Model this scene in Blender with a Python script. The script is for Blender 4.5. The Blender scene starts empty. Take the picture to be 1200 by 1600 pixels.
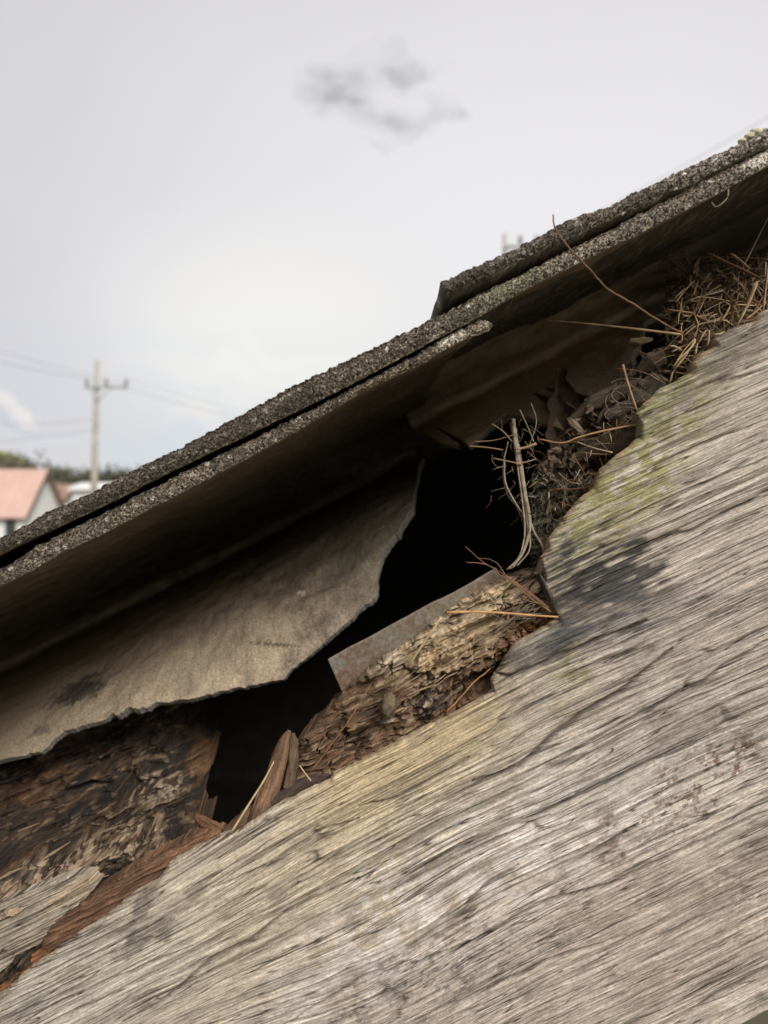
import bpy, math, random
import numpy as np
from mathutils import Vector

# ------------------------------------------------------------------ camera, light, exposure
scene = bpy.context.scene
F = 1155.56                      # focal length in photo pixels (26 mm on a 36 mm tall frame)
CZ = 2.6                         # camera height, at the gable edge of a low roof
cam_d = bpy.data.cameras.new("camera")
cam = bpy.data.objects.new("camera", cam_d)
scene.collection.objects.link(cam)
cam.location = (0, 0, CZ)
cam.rotation_euler = (math.radians(90), 0, 0)
cam_d.sensor_fit = 'VERTICAL'
cam_d.sensor_height = 36
cam_d.sensor_width = 27
cam_d.lens = 26
cam_d.clip_start = 0.01
cam_d.clip_end = 3000
cam_d.dof.use_dof = True
cam_d.dof.focus_distance = 0.245
cam_d.dof.aperture_fstop = 11.5
scene.camera = cam
scene.render.resolution_x = 768
scene.render.resolution_y = 1024
scene.view_settings.view_transform = 'Standard'
scene.view_settings.look = 'None'
scene.view_settings.gamma = 1
scene.view_settings.exposure = 1.12
scene.view_settings.use_curve_mapping = False

SUN_EL = math.radians(36)
SUN_AZ = math.radians(30)         # seen from the camera: behind it, a little to the right
world = bpy.data.worlds.new("World")
scene.world = world
world.use_nodes = True
sun_d = bpy.data.lights.new("sun", 'SUN')
sun = bpy.data.objects.new("sun", sun_d)
scene.collection.objects.link(sun)
sun_d.energy = 1.5
sun_d.angle = math.radians(24)
sun_d.color = (1.0, 0.94, 0.86)
sdir = Vector((math.sin(SUN_AZ) * math.cos(SUN_EL), -math.cos(SUN_AZ) * math.cos(SUN_EL), math.sin(SUN_EL)))
sun.rotation_euler = sdir.to_track_quat('Z', 'Y').to_euler()
sun.location = (-2, -4, 8)


def build_world():
    nt = world.node_tree
    nt.nodes.clear()
    N = nt.nodes.new
    L = nt.links.new
    out = N('ShaderNodeOutputWorld')
    bg = N('ShaderNodeBackground')
    bg.inputs['Strength'].default_value = 0.079
    L(bg.outputs[0], out.inputs[0])
    sky = N('ShaderNodeTexSky')
    sky.sky_type = 'NISHITA'
    sky.sun_disc = False
    sky.sun_elevation = SUN_EL
    sky.sun_rotation = math.atan2(sdir.x, sdir.y)
    tc = N('ShaderNodeTexCoord')

    def math_(op, a, b=None, c=None):
        n = N('ShaderNodeMath')
        n.operation = op
        for i, v in enumerate((a, b, c)):
            if v is None:
                continue
            if isinstance(v, (int, float)):
                n.inputs[i].default_value = v
            else:
                L(v, n.inputs[i])
        return n.outputs[0]

    def mix(fac, a, b):
        n = N('ShaderNodeMix')
        n.data_type = 'RGBA'
        if isinstance(fac, (int, float)):
            n.inputs[0].default_value = fac
        else:
            L(fac, n.inputs[0])
        for i, v in ((6, a), (7, b)):
            if isinstance(v, tuple):
                n.inputs[i].default_value = (*v, 1)
            else:
                L(v, n.inputs[i])
        return n.outputs[2]

    nrm = tc.outputs['Generated']
    warp = N('ShaderNodeTexNoise')
    warp.inputs['Scale'].default_value = 9
    warp.inputs['Detail'].default_value = 5
    L(nrm, warp.inputs['Vector'])
    sub = N('ShaderNodeVectorMath'); sub.operation = 'SUBTRACT'
    L(warp.outputs['Color'], sub.inputs[0]); sub.inputs[1].default_value = (.5, .5, .5)
    scl = N('ShaderNodeVectorMath'); scl.operation = 'SCALE'
    L(sub.outputs[0], scl.inputs[0]); scl.inputs['Scale'].default_value = 0.16
    add = N('ShaderNodeVectorMath'); add.operation = 'ADD'
    L(nrm, add.inputs[0]); L(scl.outputs[0], add.inputs[1])
    wv = add.outputs[0]

    def blob(px, py, rx, ry, vec, lo=0.0, hi=1.0, rot=0.0):
        """soft cloud patch round the direction seen at px,py; radii in photo pixels"""
        d = Vector(((px - 600) / F, 1, (800 - py) / F)).normalized()
        s = N('ShaderNodeVectorMath'); s.operation = 'SUBTRACT'
        L(vec, s.inputs[0]); s.inputs[1].default_value = d
        mp = N('ShaderNodeMapping'); mp.vector_type = 'TEXTURE'
        L(s.outputs[0], mp.inputs[0])
        mp.inputs['Rotation'].default_value = (0, rot, 0)
        mp.inputs['Scale'].default_value = (rx / F, 0.5 * (rx + ry) / F, ry / F)
        ln = N('ShaderNodeVectorMath'); ln.operation = 'LENGTH'
        L(mp.outputs[0], ln.inputs[0])
        mr = N('ShaderNodeMapRange'); mr.interpolation_type = 'SMOOTHSTEP'
        L(ln.outputs['Value'], mr.inputs[0])
        mr.inputs[1].default_value = 1.0 + 0.0; mr.inputs[2].default_value = lo
        mr.inputs[3].default_value = 0.0; mr.inputs[4].default_value = hi
        return mr.outputs[0]

    # overcast deck over the blue sky; base radiances are x10 because the strength is 0.10
    big = N('ShaderNodeTexNoise'); big.inputs['Scale'].default_value = 1.6; big.inputs['Detail'].default_value = 4
    L(nrm, big.inputs['Vector'])
    r = N('ShaderNodeMapRange'); L(big.outputs[0], r.inputs[0])
    r.inputs[1].default_value = .3; r.inputs[2].default_value = .7
    col = mix(r.outputs[0], (3.72, 3.62, 3.80), (4.3, 4.2, 4.32))
    g = blob(900, 420, 900, 520, nrm, 0.15, 0.9)
    col = mix(g, col, (5.15, 5.03, 5.06))
    g2 = blob(420, 520, 360, 230, nrm, 0.1, 0.8)
    col = mix(g2, col, (5.5, 5.4, 5.1))
    # thin bluish gaps low on the left, fading towards the horizon
    sep = N('ShaderNodeSeparateXYZ'); L(nrm, sep.inputs[0])
    low = N('ShaderNodeMapRange'); low.interpolation_type = 'SMOOTHSTEP'
    L(sep.outputs[2], low.inputs[0])
    low.inputs[1].default_value = .30; low.inputs[2].default_value = .0
    low.inputs[3].default_value = 0; low.inputs[4].default_value = .75
    band = N('ShaderNodeTexNoise'); band.inputs['Scale'].default_value = 3.5; band.inputs['Detail'].default_value = 5
    bm = N('ShaderNodeMapping'); bm.inputs['Scale'].default_value = (1, 1, 7)
    L(wv, bm.inputs[0]); L(bm.outputs[0], band.inputs['Vector'])
    bandr = N('ShaderNodeMapRange'); L(band.outputs[0], bandr.inputs[0])
    bandr.inputs[1].default_value = .38; bandr.inputs[2].default_value = .62
    col = mix(math_('MULTIPLY', low.outputs[0], bandr.outputs[0]), col, (3.75, 4.1, 4.4))
    # 12 % of the real blue sky shows through the deck everywhere
    col = mix(0.04, col, sky.outputs[0])
    # small dark scud clouds
    fine = N('ShaderNodeTexNoise'); fine.inputs['Scale'].default_value = 22; fine.inputs['Detail'].default_value = 7
    fmp = N('ShaderNodeMapping'); fmp.inputs['Scale'].default_value = (1, 1, 2.2); fmp.inputs['Rotation'].default_value = (0, .3, 0)
    L(nrm, fmp.inputs[0]); L(fmp.outputs[0], fine.inputs['Vector'])
    fr = N('ShaderNodeMapRange'); L(fine.outputs[0], fr.inputs[0])
    fr.inputs[1].default_value = .34; fr.inputs[2].default_value = .56; fr.inputs[3].default_value = .2; fr.inputs[4].default_value = 1
    dark = blob(545, 138, 96, 44, wv, 0.2, 0.8, 0.15)
    for (x, y, rx, ry, k) in ((630, 178, 64, 36, .6), (695, 187, 48, 22, .55), (640, 100, 60, 22, .55), (600, 214, 34, 9, .25), (750, 224, 14, 9, .28), (612, 491, 20, 10, .22), (500, 112, 55, 32, .6)):
        dark = math_('MAXIMUM', dark, blob(x, y, rx, ry, wv, 0.05, k))
    col = mix(math_('MULTIPLY', dark, fr.outputs[0]), col, (2.1, 2.1, 2.25))
    # white puffs above the hills
    w1 = blob(34, 636, 34, 20, wv, 0.4, 0.8)
    w2 = math_('MAXIMUM', w1, blob(300, 662, 75, 13, wv, 0.2, 0.7))
    col = mix(w2, col, (5.1, 4.9, 4.7))
    b1 = blob(25, 665, 70, 8, wv, 0.2, 0.5)
    col = mix(b1, col, (3.0, 3.4, 4.0))
    L(col, bg.inputs[0])


build_world()

# ------------------------------------------------------------------ helpers
COL = scene.collection
rng = np.random.default_rng(7)
random.seed(5)
A = math.radians(26.9)            # roof pitch
CA, SA = math.cos(A), math.sin(A)


def P(px, py, Y):
    return np.array([(px - 600) / F * Y, Y, CZ + (800 - py) / F * Y])


def _hash(ix, iy, iz, seed):
    h = (ix * 374761393 + iy * 668265263 + iz * 2147483647 + seed * 974634777) & 0xffffffff
    h = ((h ^ (h >> 13)) * 1274126177) & 0xffffffff
    h = ((h ^ (h >> 16)) * 2246822519) & 0xffffffff
    return ((h ^ (h >> 15)) & 0xffffff).astype(np.float32) / np.float32(0xffffff)


def noise2(x, y, seed=0):
    """value noise, 0..1, quintic interpolated"""
    x = np.asarray(x, dtype=np.float64); y = np.asarray(y, dtype=np.float64)
    xf = np.floor(x); yf = np.floor(y)
    ix = xf.astype(np.int64); iy = yf.astype(np.int64)
    fx = (x - xf).astype(np.float32); fy = (y - yf).astype(np.float32)
    fx = fx * fx * fx * (fx * (fx * 6 - 15) + 10); fy = fy * fy * fy * (fy * (fy * 6 - 15) + 10)
    z = np.int64(0)
    a = _hash(ix, iy, z, seed); b = _hash(ix + 1, iy, z, seed)
    c = _hash(ix, iy + 1, z, seed); d = _hash(ix + 1, iy + 1, z, seed)
    return a + (b - a) * fx + (c - a) * fy + (a - b - c + d) * fx * fy


def fbm(x, y, seed=0, oct=4, gain=.5):
    s = 0; amp = 1; t = 0
    for o in range(oct):
        s = s + amp * noise2(x * 2.03 ** o + 17.3 * o, y * 2.03 ** o + 9.1 * o, seed + o * 13)
        t += amp; amp *= gain
    return s / t


def worley(x, y, seed=0):
    """F1, F2 distances and a cell value"""
    x = np.asarray(x, float); y = np.asarray(y, float)
    ix = np.floor(x).astype(np.int64); iy = np.floor(y).astype(np.int64)
    f1 = np.full(x.shape, 9., np.float32); f2 = f1.copy(); cid = np.zeros(x.shape, np.float32)
    for dx in (-1, 0, 1):
        for dy in (-1, 0, 1):
            jx = ix + dx; jy = iy + dy
            px = jx + _hash(jx, jy, np.int64(1), seed); py = jy + _hash(jx, jy, np.int64(2), seed)
            d = np.hypot(px - x, py - y).astype(np.float32)
            v = _hash(jx, jy, np.int64(3), seed)
            m = d < f1
            f2 = np.where(m, f1, np.minimum(f2, d)); cid = np.where(m, v, cid); f1 = np.where(m, d, f1)
    return f1, f2, cid


def smooth(e0, e1, x):
    t = np.clip((x - e0) / (e1 - e0), 0, 1)
    return t * t * (3 - 2 * t)


def blobm(x, y, cx, cy, rx, ry, ang=0.0, wob=None, soft=.5):
    """soft elliptical mask; ang in degrees, anticlockwise as seen in the picture"""
    a = math.radians(ang)
    dx = x - cx; dy = -(y - cy)
    p = (dx * math.cos(a) + dy * math.sin(a)) / rx
    q = (-dx * math.sin(a) + dy * math.cos(a)) / ry
    d = np.sqrt(p * p + q * q)
    if wob is not None:
        d = d + wob
    return 1 - smooth(1 - soft, 1 + soft, d)


def lerpc(c, mask, tgt):
    m = mask[..., None]
    return c * (1 - m) + np.array(tgt) * m


def tag(o, label=None, cat=None, group=None, kind=None):
    if label: o['label'] = label
    if cat: o['category'] = cat
    if group: o['group'] = group
    if kind: o['kind'] = kind
    return o


def empty(name, loc, label=None, cat=None, group=None):
    o = bpy.data.objects.new(name, None)
    COL.objects.link(o)
    o.location = loc
    o.empty_display_size = .02
    return tag(o, label, cat, group)


def link_mesh(name, me, mat, parent=None, origin=None):
    o = bpy.data.objects.new(name, me)
    COL.objects.link(o)
    if mat is not None:
        me.materials.append(mat)
    off = np.array(origin if origin is not None else (0, 0, 0), float)
    if parent is not None:
        o.parent = parent
        off = off + np.array(parent.location)
        me.transform(__import__('mathutils').Matrix.Translation(-Vector(off)))
        o.location = Vector(origin) if origin is not None else (0, 0, 0)
    elif origin is not None:
        me.transform(__import__('mathutils').Matrix.Translation(-Vector(off)))
        o.location = origin
    return o


def mesh_np(name, V, Q, smooth_=True, col=None, vec=None, extra=None, tris=None):
    """mesh from numpy verts and quads (plus optional list of other faces)"""
    me = bpy.data.meshes.new(name)
    V = np.asarray(V, np.float32); Q = np.asarray(Q, np.int32)
    nq = len(Q)
    ex = extra or []
    loops = Q.reshape(-1)
    starts = np.arange(nq, dtype=np.int32) * 4
    if ex:
        el = np.concatenate([np.asarray(e, np.int32) for e in ex])
        es = []; p = len(loops)
        for e in ex:
            es.append(p); p += len(e)
        loops = np.concatenate([loops, el]); starts = np.concatenate([starts, np.array(es, np.int32)])
    me.vertices.add(len(V)); me.vertices.foreach_set('co', V.reshape(-1))
    me.loops.add(len(loops)); me.loops.foreach_set('vertex_index', loops.astype(np.int32))
    me.polygons.add(len(starts)); me.polygons.foreach_set('loop_start', starts)
    me.update(calc_edges=True)
    me.polygons.foreach_set('use_smooth', np.full(len(starts), smooth_, bool))
    if col is not None:
        a = me.attributes.new('tone', 'FLOAT_COLOR', 'POINT')
        c = np.ones((len(V), 4), np.float32); c[:, :3] = np.clip(col.reshape(-1, 3), 0, 1)
        a.data.foreach_set('color', c.reshape(-1))
    if vec is not None:
        a = me.attributes.new('grain', 'FLOAT_VECTOR', 'POINT')
        a.data.foreach_set('vector', np.asarray(vec, np.float32).reshape(-1))
    me.validate()
    me.update()
    return me


def grid_faces(ni, nj, base=0):
    i = np.arange(ni - 1)[:, None]; j = np.arange(nj - 1)[None, :]
    a = base + i * nj + j
    return np.stack([a, a + nj, a + nj + 1, a + 1], -1).reshape(-1, 4)


def to_uv(x, y):      # photo pixels -> along-slope, across-slope (down positive), still in pixels
    return x * CA - y * SA, x * SA + y * CA


def from_uv(u, v):
    return u * CA + v * SA, -u * SA + v * CA


def outline(pts, jag=0.0, seed=1, fr=14.0):
    p = np.array(pts, float)
    u, v = to_uv(p[:, 0], p[:, 1])
    o = np.argsort(u)
    u = u[o]; v = v[o]

    def f(U):
        r = np.interp(U, u, v)
        if jag:
            r = r + jag * (fbm(U / fr, U * 0 + seed * 3.7, seed, 4, .6) - .5) * 2
        return r
    return f


def patch(name, top, bot, u0, u1, nu, nv, depth, height, color, mat, parent=None, thick=.01, back_drop=6.0, vpow=1.0, gscale=None, edge_round=0.0, er_px=8.0, origin=None, rows_along=None):
    """relief solid: front face displaced, rim and back closed"""
    if u0 < -760 and u1 > 900:        # long piece: dense columns where the photo looks
        U = np.concatenate([np.linspace(u0, -735, 31)[:-1], np.linspace(-735, 890, nu - 60), np.linspace(890, u1, 31)[1:]])
    else:
        U = np.linspace(u0, u1, nu)
    t = np.linspace(0, 1, nv) ** vpow
    vt = top(U); vb = bot(U)
    UU = np.repeat(U[:, None], nv, 1)
    k_ = max(3, min(nu // 30, 32))
    pad = np.pad(vt, k_, mode='edge')
    env = np.min(np.stack([pad[i:i + nu] for i in range(2 * k_ + 1)]), 0)
    ker = np.hanning(2 * k_ + 1); ker /= ker.sum()
    env = np.convolve(np.pad(env, k_, mode='edge'), ker, 'valid')
    # the regular rows are trimmed by the broken edge
    VV = np.maximum(env[:, None] + (vb - env)[:, None] * t[None, :], vt[:, None] + .03 * np.arange(nv)[None, :])
    if rows_along is not None:        # rows follow the grain
        lo_, hi_ = rows_along[1]
        lev = np.linspace(lo_, hi_, nv)[None, :] + 0 * UU
        W = lev.copy()
        for _ in range(4):
            xx, yy_ = from_uv(UU, W)
            W = lev - (rows_along[0](xx, yy_, UU, W) - W)
        VV = np.maximum(W, vt[:, None] + .03 * np.arange(nv)[None, :])
    VV = np.minimum(VV, np.maximum(vb, vt + .5)[:, None])
    X, Yp = from_uv(UU, VV)
    D = depth(X, Yp, UU, VV)
    H, psi = height(X, Yp, UU, VV)
    dist = VV - vt[:, None]
    if edge_round:
        H = H - edge_round * np.exp(-dist / er_px)
    pos = np.stack([(X - 600) / F * D, D - H, CZ + (800 - Yp) / F * D], -1)
    C = color(X, Yp, UU, VV, H, psi, dist)
    n = nu * nv
    faces = [grid_faces(nu, nv)[:, ::-1]]
    # rim
    idx = np.arange(n).reshape(nu, nv)
    loop = np.concatenate([idx[:, 0], idx[-1, 1:], idx[-2::-1, -1], idx[0, -2:0:-1]])
    rim = pos.reshape(-1, 3)[loop].copy()
    cols = C.reshape(-1, 3)[loop]
    rim2 = rim.copy(); rim2[:, 1] += thick
    k = back_drop / F * .25
    ntop = nu
    rim2[:ntop, 2] -= k * CA; rim2[:ntop, 0] += k * SA
    Vv = np.concatenate([pos.reshape(-1, 3), rim2])
    m = len(loop)
    a = loop; b = np.roll(loop, -1); c = n + np.arange(m); d = np.roll(c, -1)
    faces.append(np.stack([a, b, d, c], -1))
    Q = np.concatenate(faces)
    col = np.concatenate([C.reshape(-1, 3), cols])
    gv = np.zeros((len(Vv), 3), np.float32)
    gv[:n, 0] = UU.reshape(-1); gv[:n, 1] = psi.reshape(-1)
    gv[n:] = gv[loop]
    me = mesh_np(name, Vv, Q, True, col, gv, [list(range(n + m - 1, n - 1, -1))])
    return link_mesh(name, me, mat, parent, origin)


# ------------------------------------------------------------------ materials
def new_mat(name):
    m = bpy.data.materials.new(name)
    m.use_nodes = True
    nt = m.node_tree
    return m, nt, nt.nodes['Principled BSDF']


def _n(nt, t, **k):
    n = nt.nodes.new(t)
    for a, b in k.items():
        setattr(n, a, b)
    return n


def mulcol(nt, a, b_val):
    n = _n(nt, 'ShaderNodeVectorMath', operation='SCALE')
    nt.links.new(a, n.inputs[0]); nt.links.new(b_val, n.inputs['Scale'])
    return n.outputs[0]


def mat_wood(name='grey_wood', su=.028, sv=.38, c_lo=.5, c_hi=1.5, bump=.7, dist=.0004, rough=.85, lines=()):
    """vertex tone times fine streaks that follow the stored grain coordinates (photo px units)"""
    m, nt, b = new_mat(name)
    L = nt.links.new
    tone = _n(nt, 'ShaderNodeAttribute', attribute_name='tone')
    gr = _n(nt, 'ShaderNodeAttribute', attribute_name='grain')
    mp = _n(nt, 'ShaderNodeMapping'); L(gr.outputs['Vector'], mp.inputs[0])
    mp.inputs['Scale'].default_value = (su, sv, 1)
    n1 = _n(nt, 'ShaderNodeTexNoise'); n1.inputs['Scale'].default_value = 1; n1.inputs['Detail'].default_value = 6; n1.inputs['Roughness'].default_value = .7
    L(mp.outputs[0], n1.inputs['Vector'])
    mp2 = _n(nt, 'ShaderNodeMapping'); L(gr.outputs['Vector'], mp2.inputs[0])
    mp2.inputs['Scale'].default_value = (.16, .42, 1)
    n2 = _n(nt, 'ShaderNodeTexNoise'); n2.inputs['Scale'].default_value = 1; n2.inputs['Detail'].default_value = 5; n2.inputs['Roughness'].default_value = .75
    L(mp2.outputs[0], n2.inputs['Vector'])
    ad = _n(nt, 'ShaderNodeMath', operation='ADD'); L(n1.outputs[0], ad.inputs[0]); L(n2.outputs[0], ad.inputs[1])
    r = _n(nt, 'ShaderNodeMapRange'); L(ad.outputs[0], r.inputs[0])
    r.inputs[1].default_value = .8; r.inputs[2].default_value = 1.2; r.inputs[3].default_value = c_lo; r.inputs[4].default_value = c_hi
    fac = r.outputs[0]
    for (a_, b_, wdt, dk) in lines:
        m3 = _n(nt, 'ShaderNodeMapping'); L(gr.outputs['Vector'], m3.inputs[0]); m3.inputs['Scale'].default_value = (a_, b_, 1)
        n3 = _n(nt, 'ShaderNodeTexNoise'); n3.inputs['Scale'].default_value = 1; n3.inputs['Detail'].default_value = 2; n3.inputs['Roughness'].default_value = .6
        L(m3.outputs[0], n3.inputs['Vector'])
        s3 = _n(nt, 'ShaderNodeMath', operation='SUBTRACT'); L(n3.outputs[0], s3.inputs[0]); s3.inputs[1].default_value = .5
        a3 = _n(nt, 'ShaderNodeMath', operation='ABSOLUTE'); L(s3.outputs[0], a3.inputs[0])
        r3_ = _n(nt, 'ShaderNodeMapRange'); r3_.interpolation_type = 'SMOOTHSTEP'; L(a3.outputs[0], r3_.inputs[0])
        r3_.inputs[1].default_value = 0; r3_.inputs[2].default_value = wdt; r3_.inputs[3].default_value = dk; r3_.inputs[4].default_value = 1
        mm = _n(nt, 'ShaderNodeMath', operation='MULTIPLY'); L(fac, mm.inputs[0]); L(r3_.outputs[0], mm.inputs[1]); fac = mm.outputs[0]
    L(mulcol(nt, tone.outputs['Color'], fac), b.inputs['Base Color'])
    bp = _n(nt, 'ShaderNodeBump'); bp.inputs['Strength'].default_value = bump; bp.inputs['Distance'].default_value = dist
    L(ad.outputs[0], bp.inputs['Height']); L(bp.outputs[0], b.inputs['Normal'])
    b.inputs['Roughness'].default_value = rough
    b.inputs['Specular IOR Level'].default_value = .25
    return m


def mat_tone(name, scale=900, lo=.6, hi=1.4, bump=.4, dist=.0006, rough=.9, spec=.2, detail=5):
    """vertex tone times isotropic noise in object space"""
    m, nt, b = new_mat(name)
    L = nt.links.new
    tone = _n(nt, 'ShaderNodeAttribute', attribute_name='tone')
    tc = _n(nt, 'ShaderNodeTexCoord')
    n1 = _n(nt, 'ShaderNodeTexNoise'); n1.inputs['Scale'].default_value = scale; n1.inputs['Detail'].default_value = detail; n1.inputs['Roughness'].default_value = .7
    L(tc.outputs['Object'], n1.inputs['Vector'])
    r = _n(nt, 'ShaderNodeMapRange'); L(n1.outputs[0], r.inputs[0])
    r.inputs[1].default_value = .3; r.inputs[2].default_value = .7; r.inputs[3].default_value = lo; r.inputs[4].default_value = hi
    L(mulcol(nt, tone.outputs['Color'], r.outputs[0]), b.inputs['Base Color'])
    bp = _n(nt, 'ShaderNodeBump'); bp.inputs['Strength'].default_value = bump; bp.inputs['Distance'].default_value = dist
    L(n1.outputs[0], bp.inputs['Height']); L(bp.outputs[0], b.inputs['Normal'])
    b.inputs['Roughness'].default_value = rough
    b.inputs['Specular IOR Level'].default_value = spec
    return m


def mat_plain(name, c, scale=40, var=.35, rough=.8, stretch=(1, 1, 1), c2=None, spec=.3, metal=0):
    m, nt, b = new_mat(name)
    L = nt.links.new
    tc = _n(nt, 'ShaderNodeTexCoord')
    mp = _n(nt, 'ShaderNodeMapping'); L(tc.outputs['Object'], mp.inputs[0]); mp.inputs['Scale'].default_value = stretch
    n1 = _n(nt, 'ShaderNodeTexNoise'); n1.inputs['Scale'].default_value = scale; n1.inputs['Detail'].default_value = 5
    L(mp.outputs[0], n1.inputs['Vector'])
    cr = _n(nt, 'ShaderNodeValToRGB'); L(n1.outputs[0], cr.inputs[0])
    c2 = c2 or tuple(x * (1 + var) for x in c)
    cr.color_ramp.elements[0].position = .3; cr.color_ramp.elements[1].position = .7
    cr.color_ramp.elements[0].color = (*[x * (1 - var) for x in c], 1)
    cr.color_ramp.elements[1].color = (*c2, 1)
    L(cr.outputs[0], b.inputs['Base Color'])
    b.inputs['Roughness'].default_value = rough
    b.inputs['Specular IOR Level'].default_value = spec
    b.inputs['Metallic'].default_value = metal
    return m


M_board = mat_wood('weathered_grey_wood', c_lo=.66, c_hi=1.46, lines=((.0016, .115, .026, .34), (.006, .26, .035, .66), (.0018, .045, .009, .22)))
M_rot = mat_wood('rotten_wood', su=.035, sv=.2, c_lo=.5, c_hi=1.45, bump=.5, dist=.0008, rough=.9)
M_splint = mat_wood('splinter_wood', su=.03, sv=.4, c_lo=.5, c_hi=1.4, bump=.5, dist=.0006)
M_cement = mat_tone('fibre_cement', scale=1100, lo=.5, hi=1.5, bump=.6, dist=.0004)


def grit_on_edges():
    """sharper grains where the sheet is cut or weathered (mask stored in 'grain'.x)"""
    nt = M_cement.node_tree; b = nt.nodes['Principled BSDF']; L = nt.links.new
    old = b.inputs['Base Color'].links[0].from_socket
    tc = _n(nt, 'ShaderNodeTexCoord')
    n = _n(nt, 'ShaderNodeTexNoise'); n.inputs['Scale'].default_value = 2100; n.inputs['Detail'].default_value = 3; n.inputs['Roughness'].default_value = .6
    L(tc.outputs['Object'], n.inputs['Vector'])
    r = _n(nt, 'ShaderNodeMapRange'); L(n.outputs[0], r.inputs[0])
    r.inputs[1].default_value = .40; r.inputs[2].default_value = .62; r.inputs[3].default_value = .22; r.inputs[4].default_value = 2.3
    g = _n(nt, 'ShaderNodeAttribute', attribute_name='grain')
    sp = _n(nt, 'ShaderNodeSeparateXYZ'); L(g.outputs['Vector'], sp.inputs[0])
    m = _n(nt, 'ShaderNodeMix'); m.data_type = 'FLOAT'
    L(sp.outputs[0], m.inputs[0]); m.inputs[2].default_value = 1.0; L(r.outputs[0], m.inputs[3])
    L(mulcol(nt, old, m.outputs[0]), b.inputs['Base Color'])


grit_on_edges()
M_metal = mat_tone('rusted_zinc', scale=700, lo=.65, hi=1.35, bump=.3, dist=.0003, rough=.6, spec=.4)
M_straw = mat_plain('dry_straw', (.30, .205, .115), 300, .35, .7)
M_straw_pale = mat_plain('pale_straw', (.50, .38, .23), 300, .25, .7)
M_twig = mat_plain('red_brown_twig', (.19, .10, .055), 300, .35, .7)
M_fibre = mat_plain('grey_fibre', (.30, .25, .18), 400, .35, .8)
M_litter = mat_plain('dark_litter', (.10, .07, .045), 260, .6, .9)
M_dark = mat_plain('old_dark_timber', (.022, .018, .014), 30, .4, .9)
M_lichen = mat_plain('pale_lichen', (.52, .49, .34), 500, .3, .95)

# ------------------------------------------------------------------ the setting behind: ground, hill, far houses, poles
def box_mesh(name, x0, x1, y0, y1, z0, z1, mat, parent=None):
    V = [(x, y, z) for x in (x0, x1) for y in (y0, y1) for z in (z0, z1)]
    Q = [(0, 1, 3, 2), (4, 6, 7, 5), (0, 4, 5, 1), (2, 3, 7, 6), (0, 2, 6, 4), (1, 5, 7, 3)]
    me = bpy.data.meshes.new(name); me.from_pydata(V, [], Q); me.update()
    return link_mesh(name, me, mat, parent)


def poly_mesh(name, V, Fc, mat, parent=None, smooth_=False):
    me = bpy.data.meshes.new(name); me.from_pydata([tuple(v) for v in V], [], Fc); me.update()
    if smooth_:
        me.polygons.foreach_set('use_smooth', [True] * len(me.polygons))
    return link_mesh(name, me, mat, parent)


M_ground = mat_plain('dry_grass_ground', (.13, .12, .065), 2.2, .45, .95)
M_hill = mat_plain('grassy_hill', (.20, .24, .07), .06, .4, .95, c2=(.30, .33, .10))
M_leaf = mat_plain('dull_foliage', (.085, .088, .06), 1.2, .45, .9, c2=(.15, .15, .105))
M_leaf2 = mat_plain('brownish_foliage', (.13, .115, .08), 1.2, .4, .9)
M_trunk = mat_plain('tree_bark', (.12, .09, .07), 3, .4, .9)
M_pinkroof = mat_plain('pink_tin_roof', (.58, .39, .33), .5, .10, .6)
M_brownroof = mat_plain('brown_roof', (.30, .20, .15), .7, .2, .8)
M_white = mat_plain('white_paint', (.74, .75, .73), .8, .06, .7)
M_cream = mat_plain('cream_paint', (.62, .60, .54), .8, .08, .7)
M_trim = mat_plain('brown_trim', (.16, .12, .09), 2, .2, .7)
M_dim = mat_plain('dark_glass', (.05, .055, .06), 2, .2, .15, spec=.5)
M_pole = mat_plain('concrete_pole', (.42, .39, .33), 2, .2, .85)
M_steel = mat_plain('grey_steel', (.35, .36, .36), 6, .2, .5)
M_porc = mat_plain('grey_porcelain', (.30, .27, .27), 6, .2, .3)
M_wire = mat_plain('grey_cable', (.20, .20, .21), 6, .2, .6)

# ground: one sheet to the horizon
gn = 60
gx = np.linspace(-1500, 1500, gn); gy = np.linspace(-600, 2400, gn)
GX, GY = np.meshgrid(gx, gy, indexing='ij')
GV = np.stack([GX, GY, np.zeros_like(GX)], -1).reshape(-1, 3)
tag(link_mesh('ground', mesh_np('ground', GV, grid_faces(gn, gn)), M_ground), kind='structure')

# hill on the left
hn, hm = 90, 30
hx = np.linspace(-420, 260, hn); hy = np.linspace(0, 1, hm)
HX = np.repeat(hx[:, None], hm, 1); HY = 250 + 160 * np.repeat(hy[None, :], hn, 0)
# ridge line read off the photo at 330 m: high at the left edge, falling to the tree belt
rx = np.array([-420, -260, -200, -171, -165, -160, -150, -140, -120, -60, 260])
rz = np.array([60, 46, 36, 30, 27, 23, 19, 16, 12, 6, 0.5])
ridge = np.interp(hx, rx, rz)
HZ = ridge[:, None] * np.sin(np.pi * np.clip(hy, 0, 1))[None, :] ** .9 + (fbm(HX / 14, HY / 14, 5) - .5) * 2.5 * np.sin(np.pi * hy)[None, :]
HV = np.stack([HX, HY, HZ - .2], -1).reshape(-1, 3)
tag(link_mesh('hill', mesh_np('hill', HV, grid_faces(hn, hm)), M_hill), kind='structure')


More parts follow.
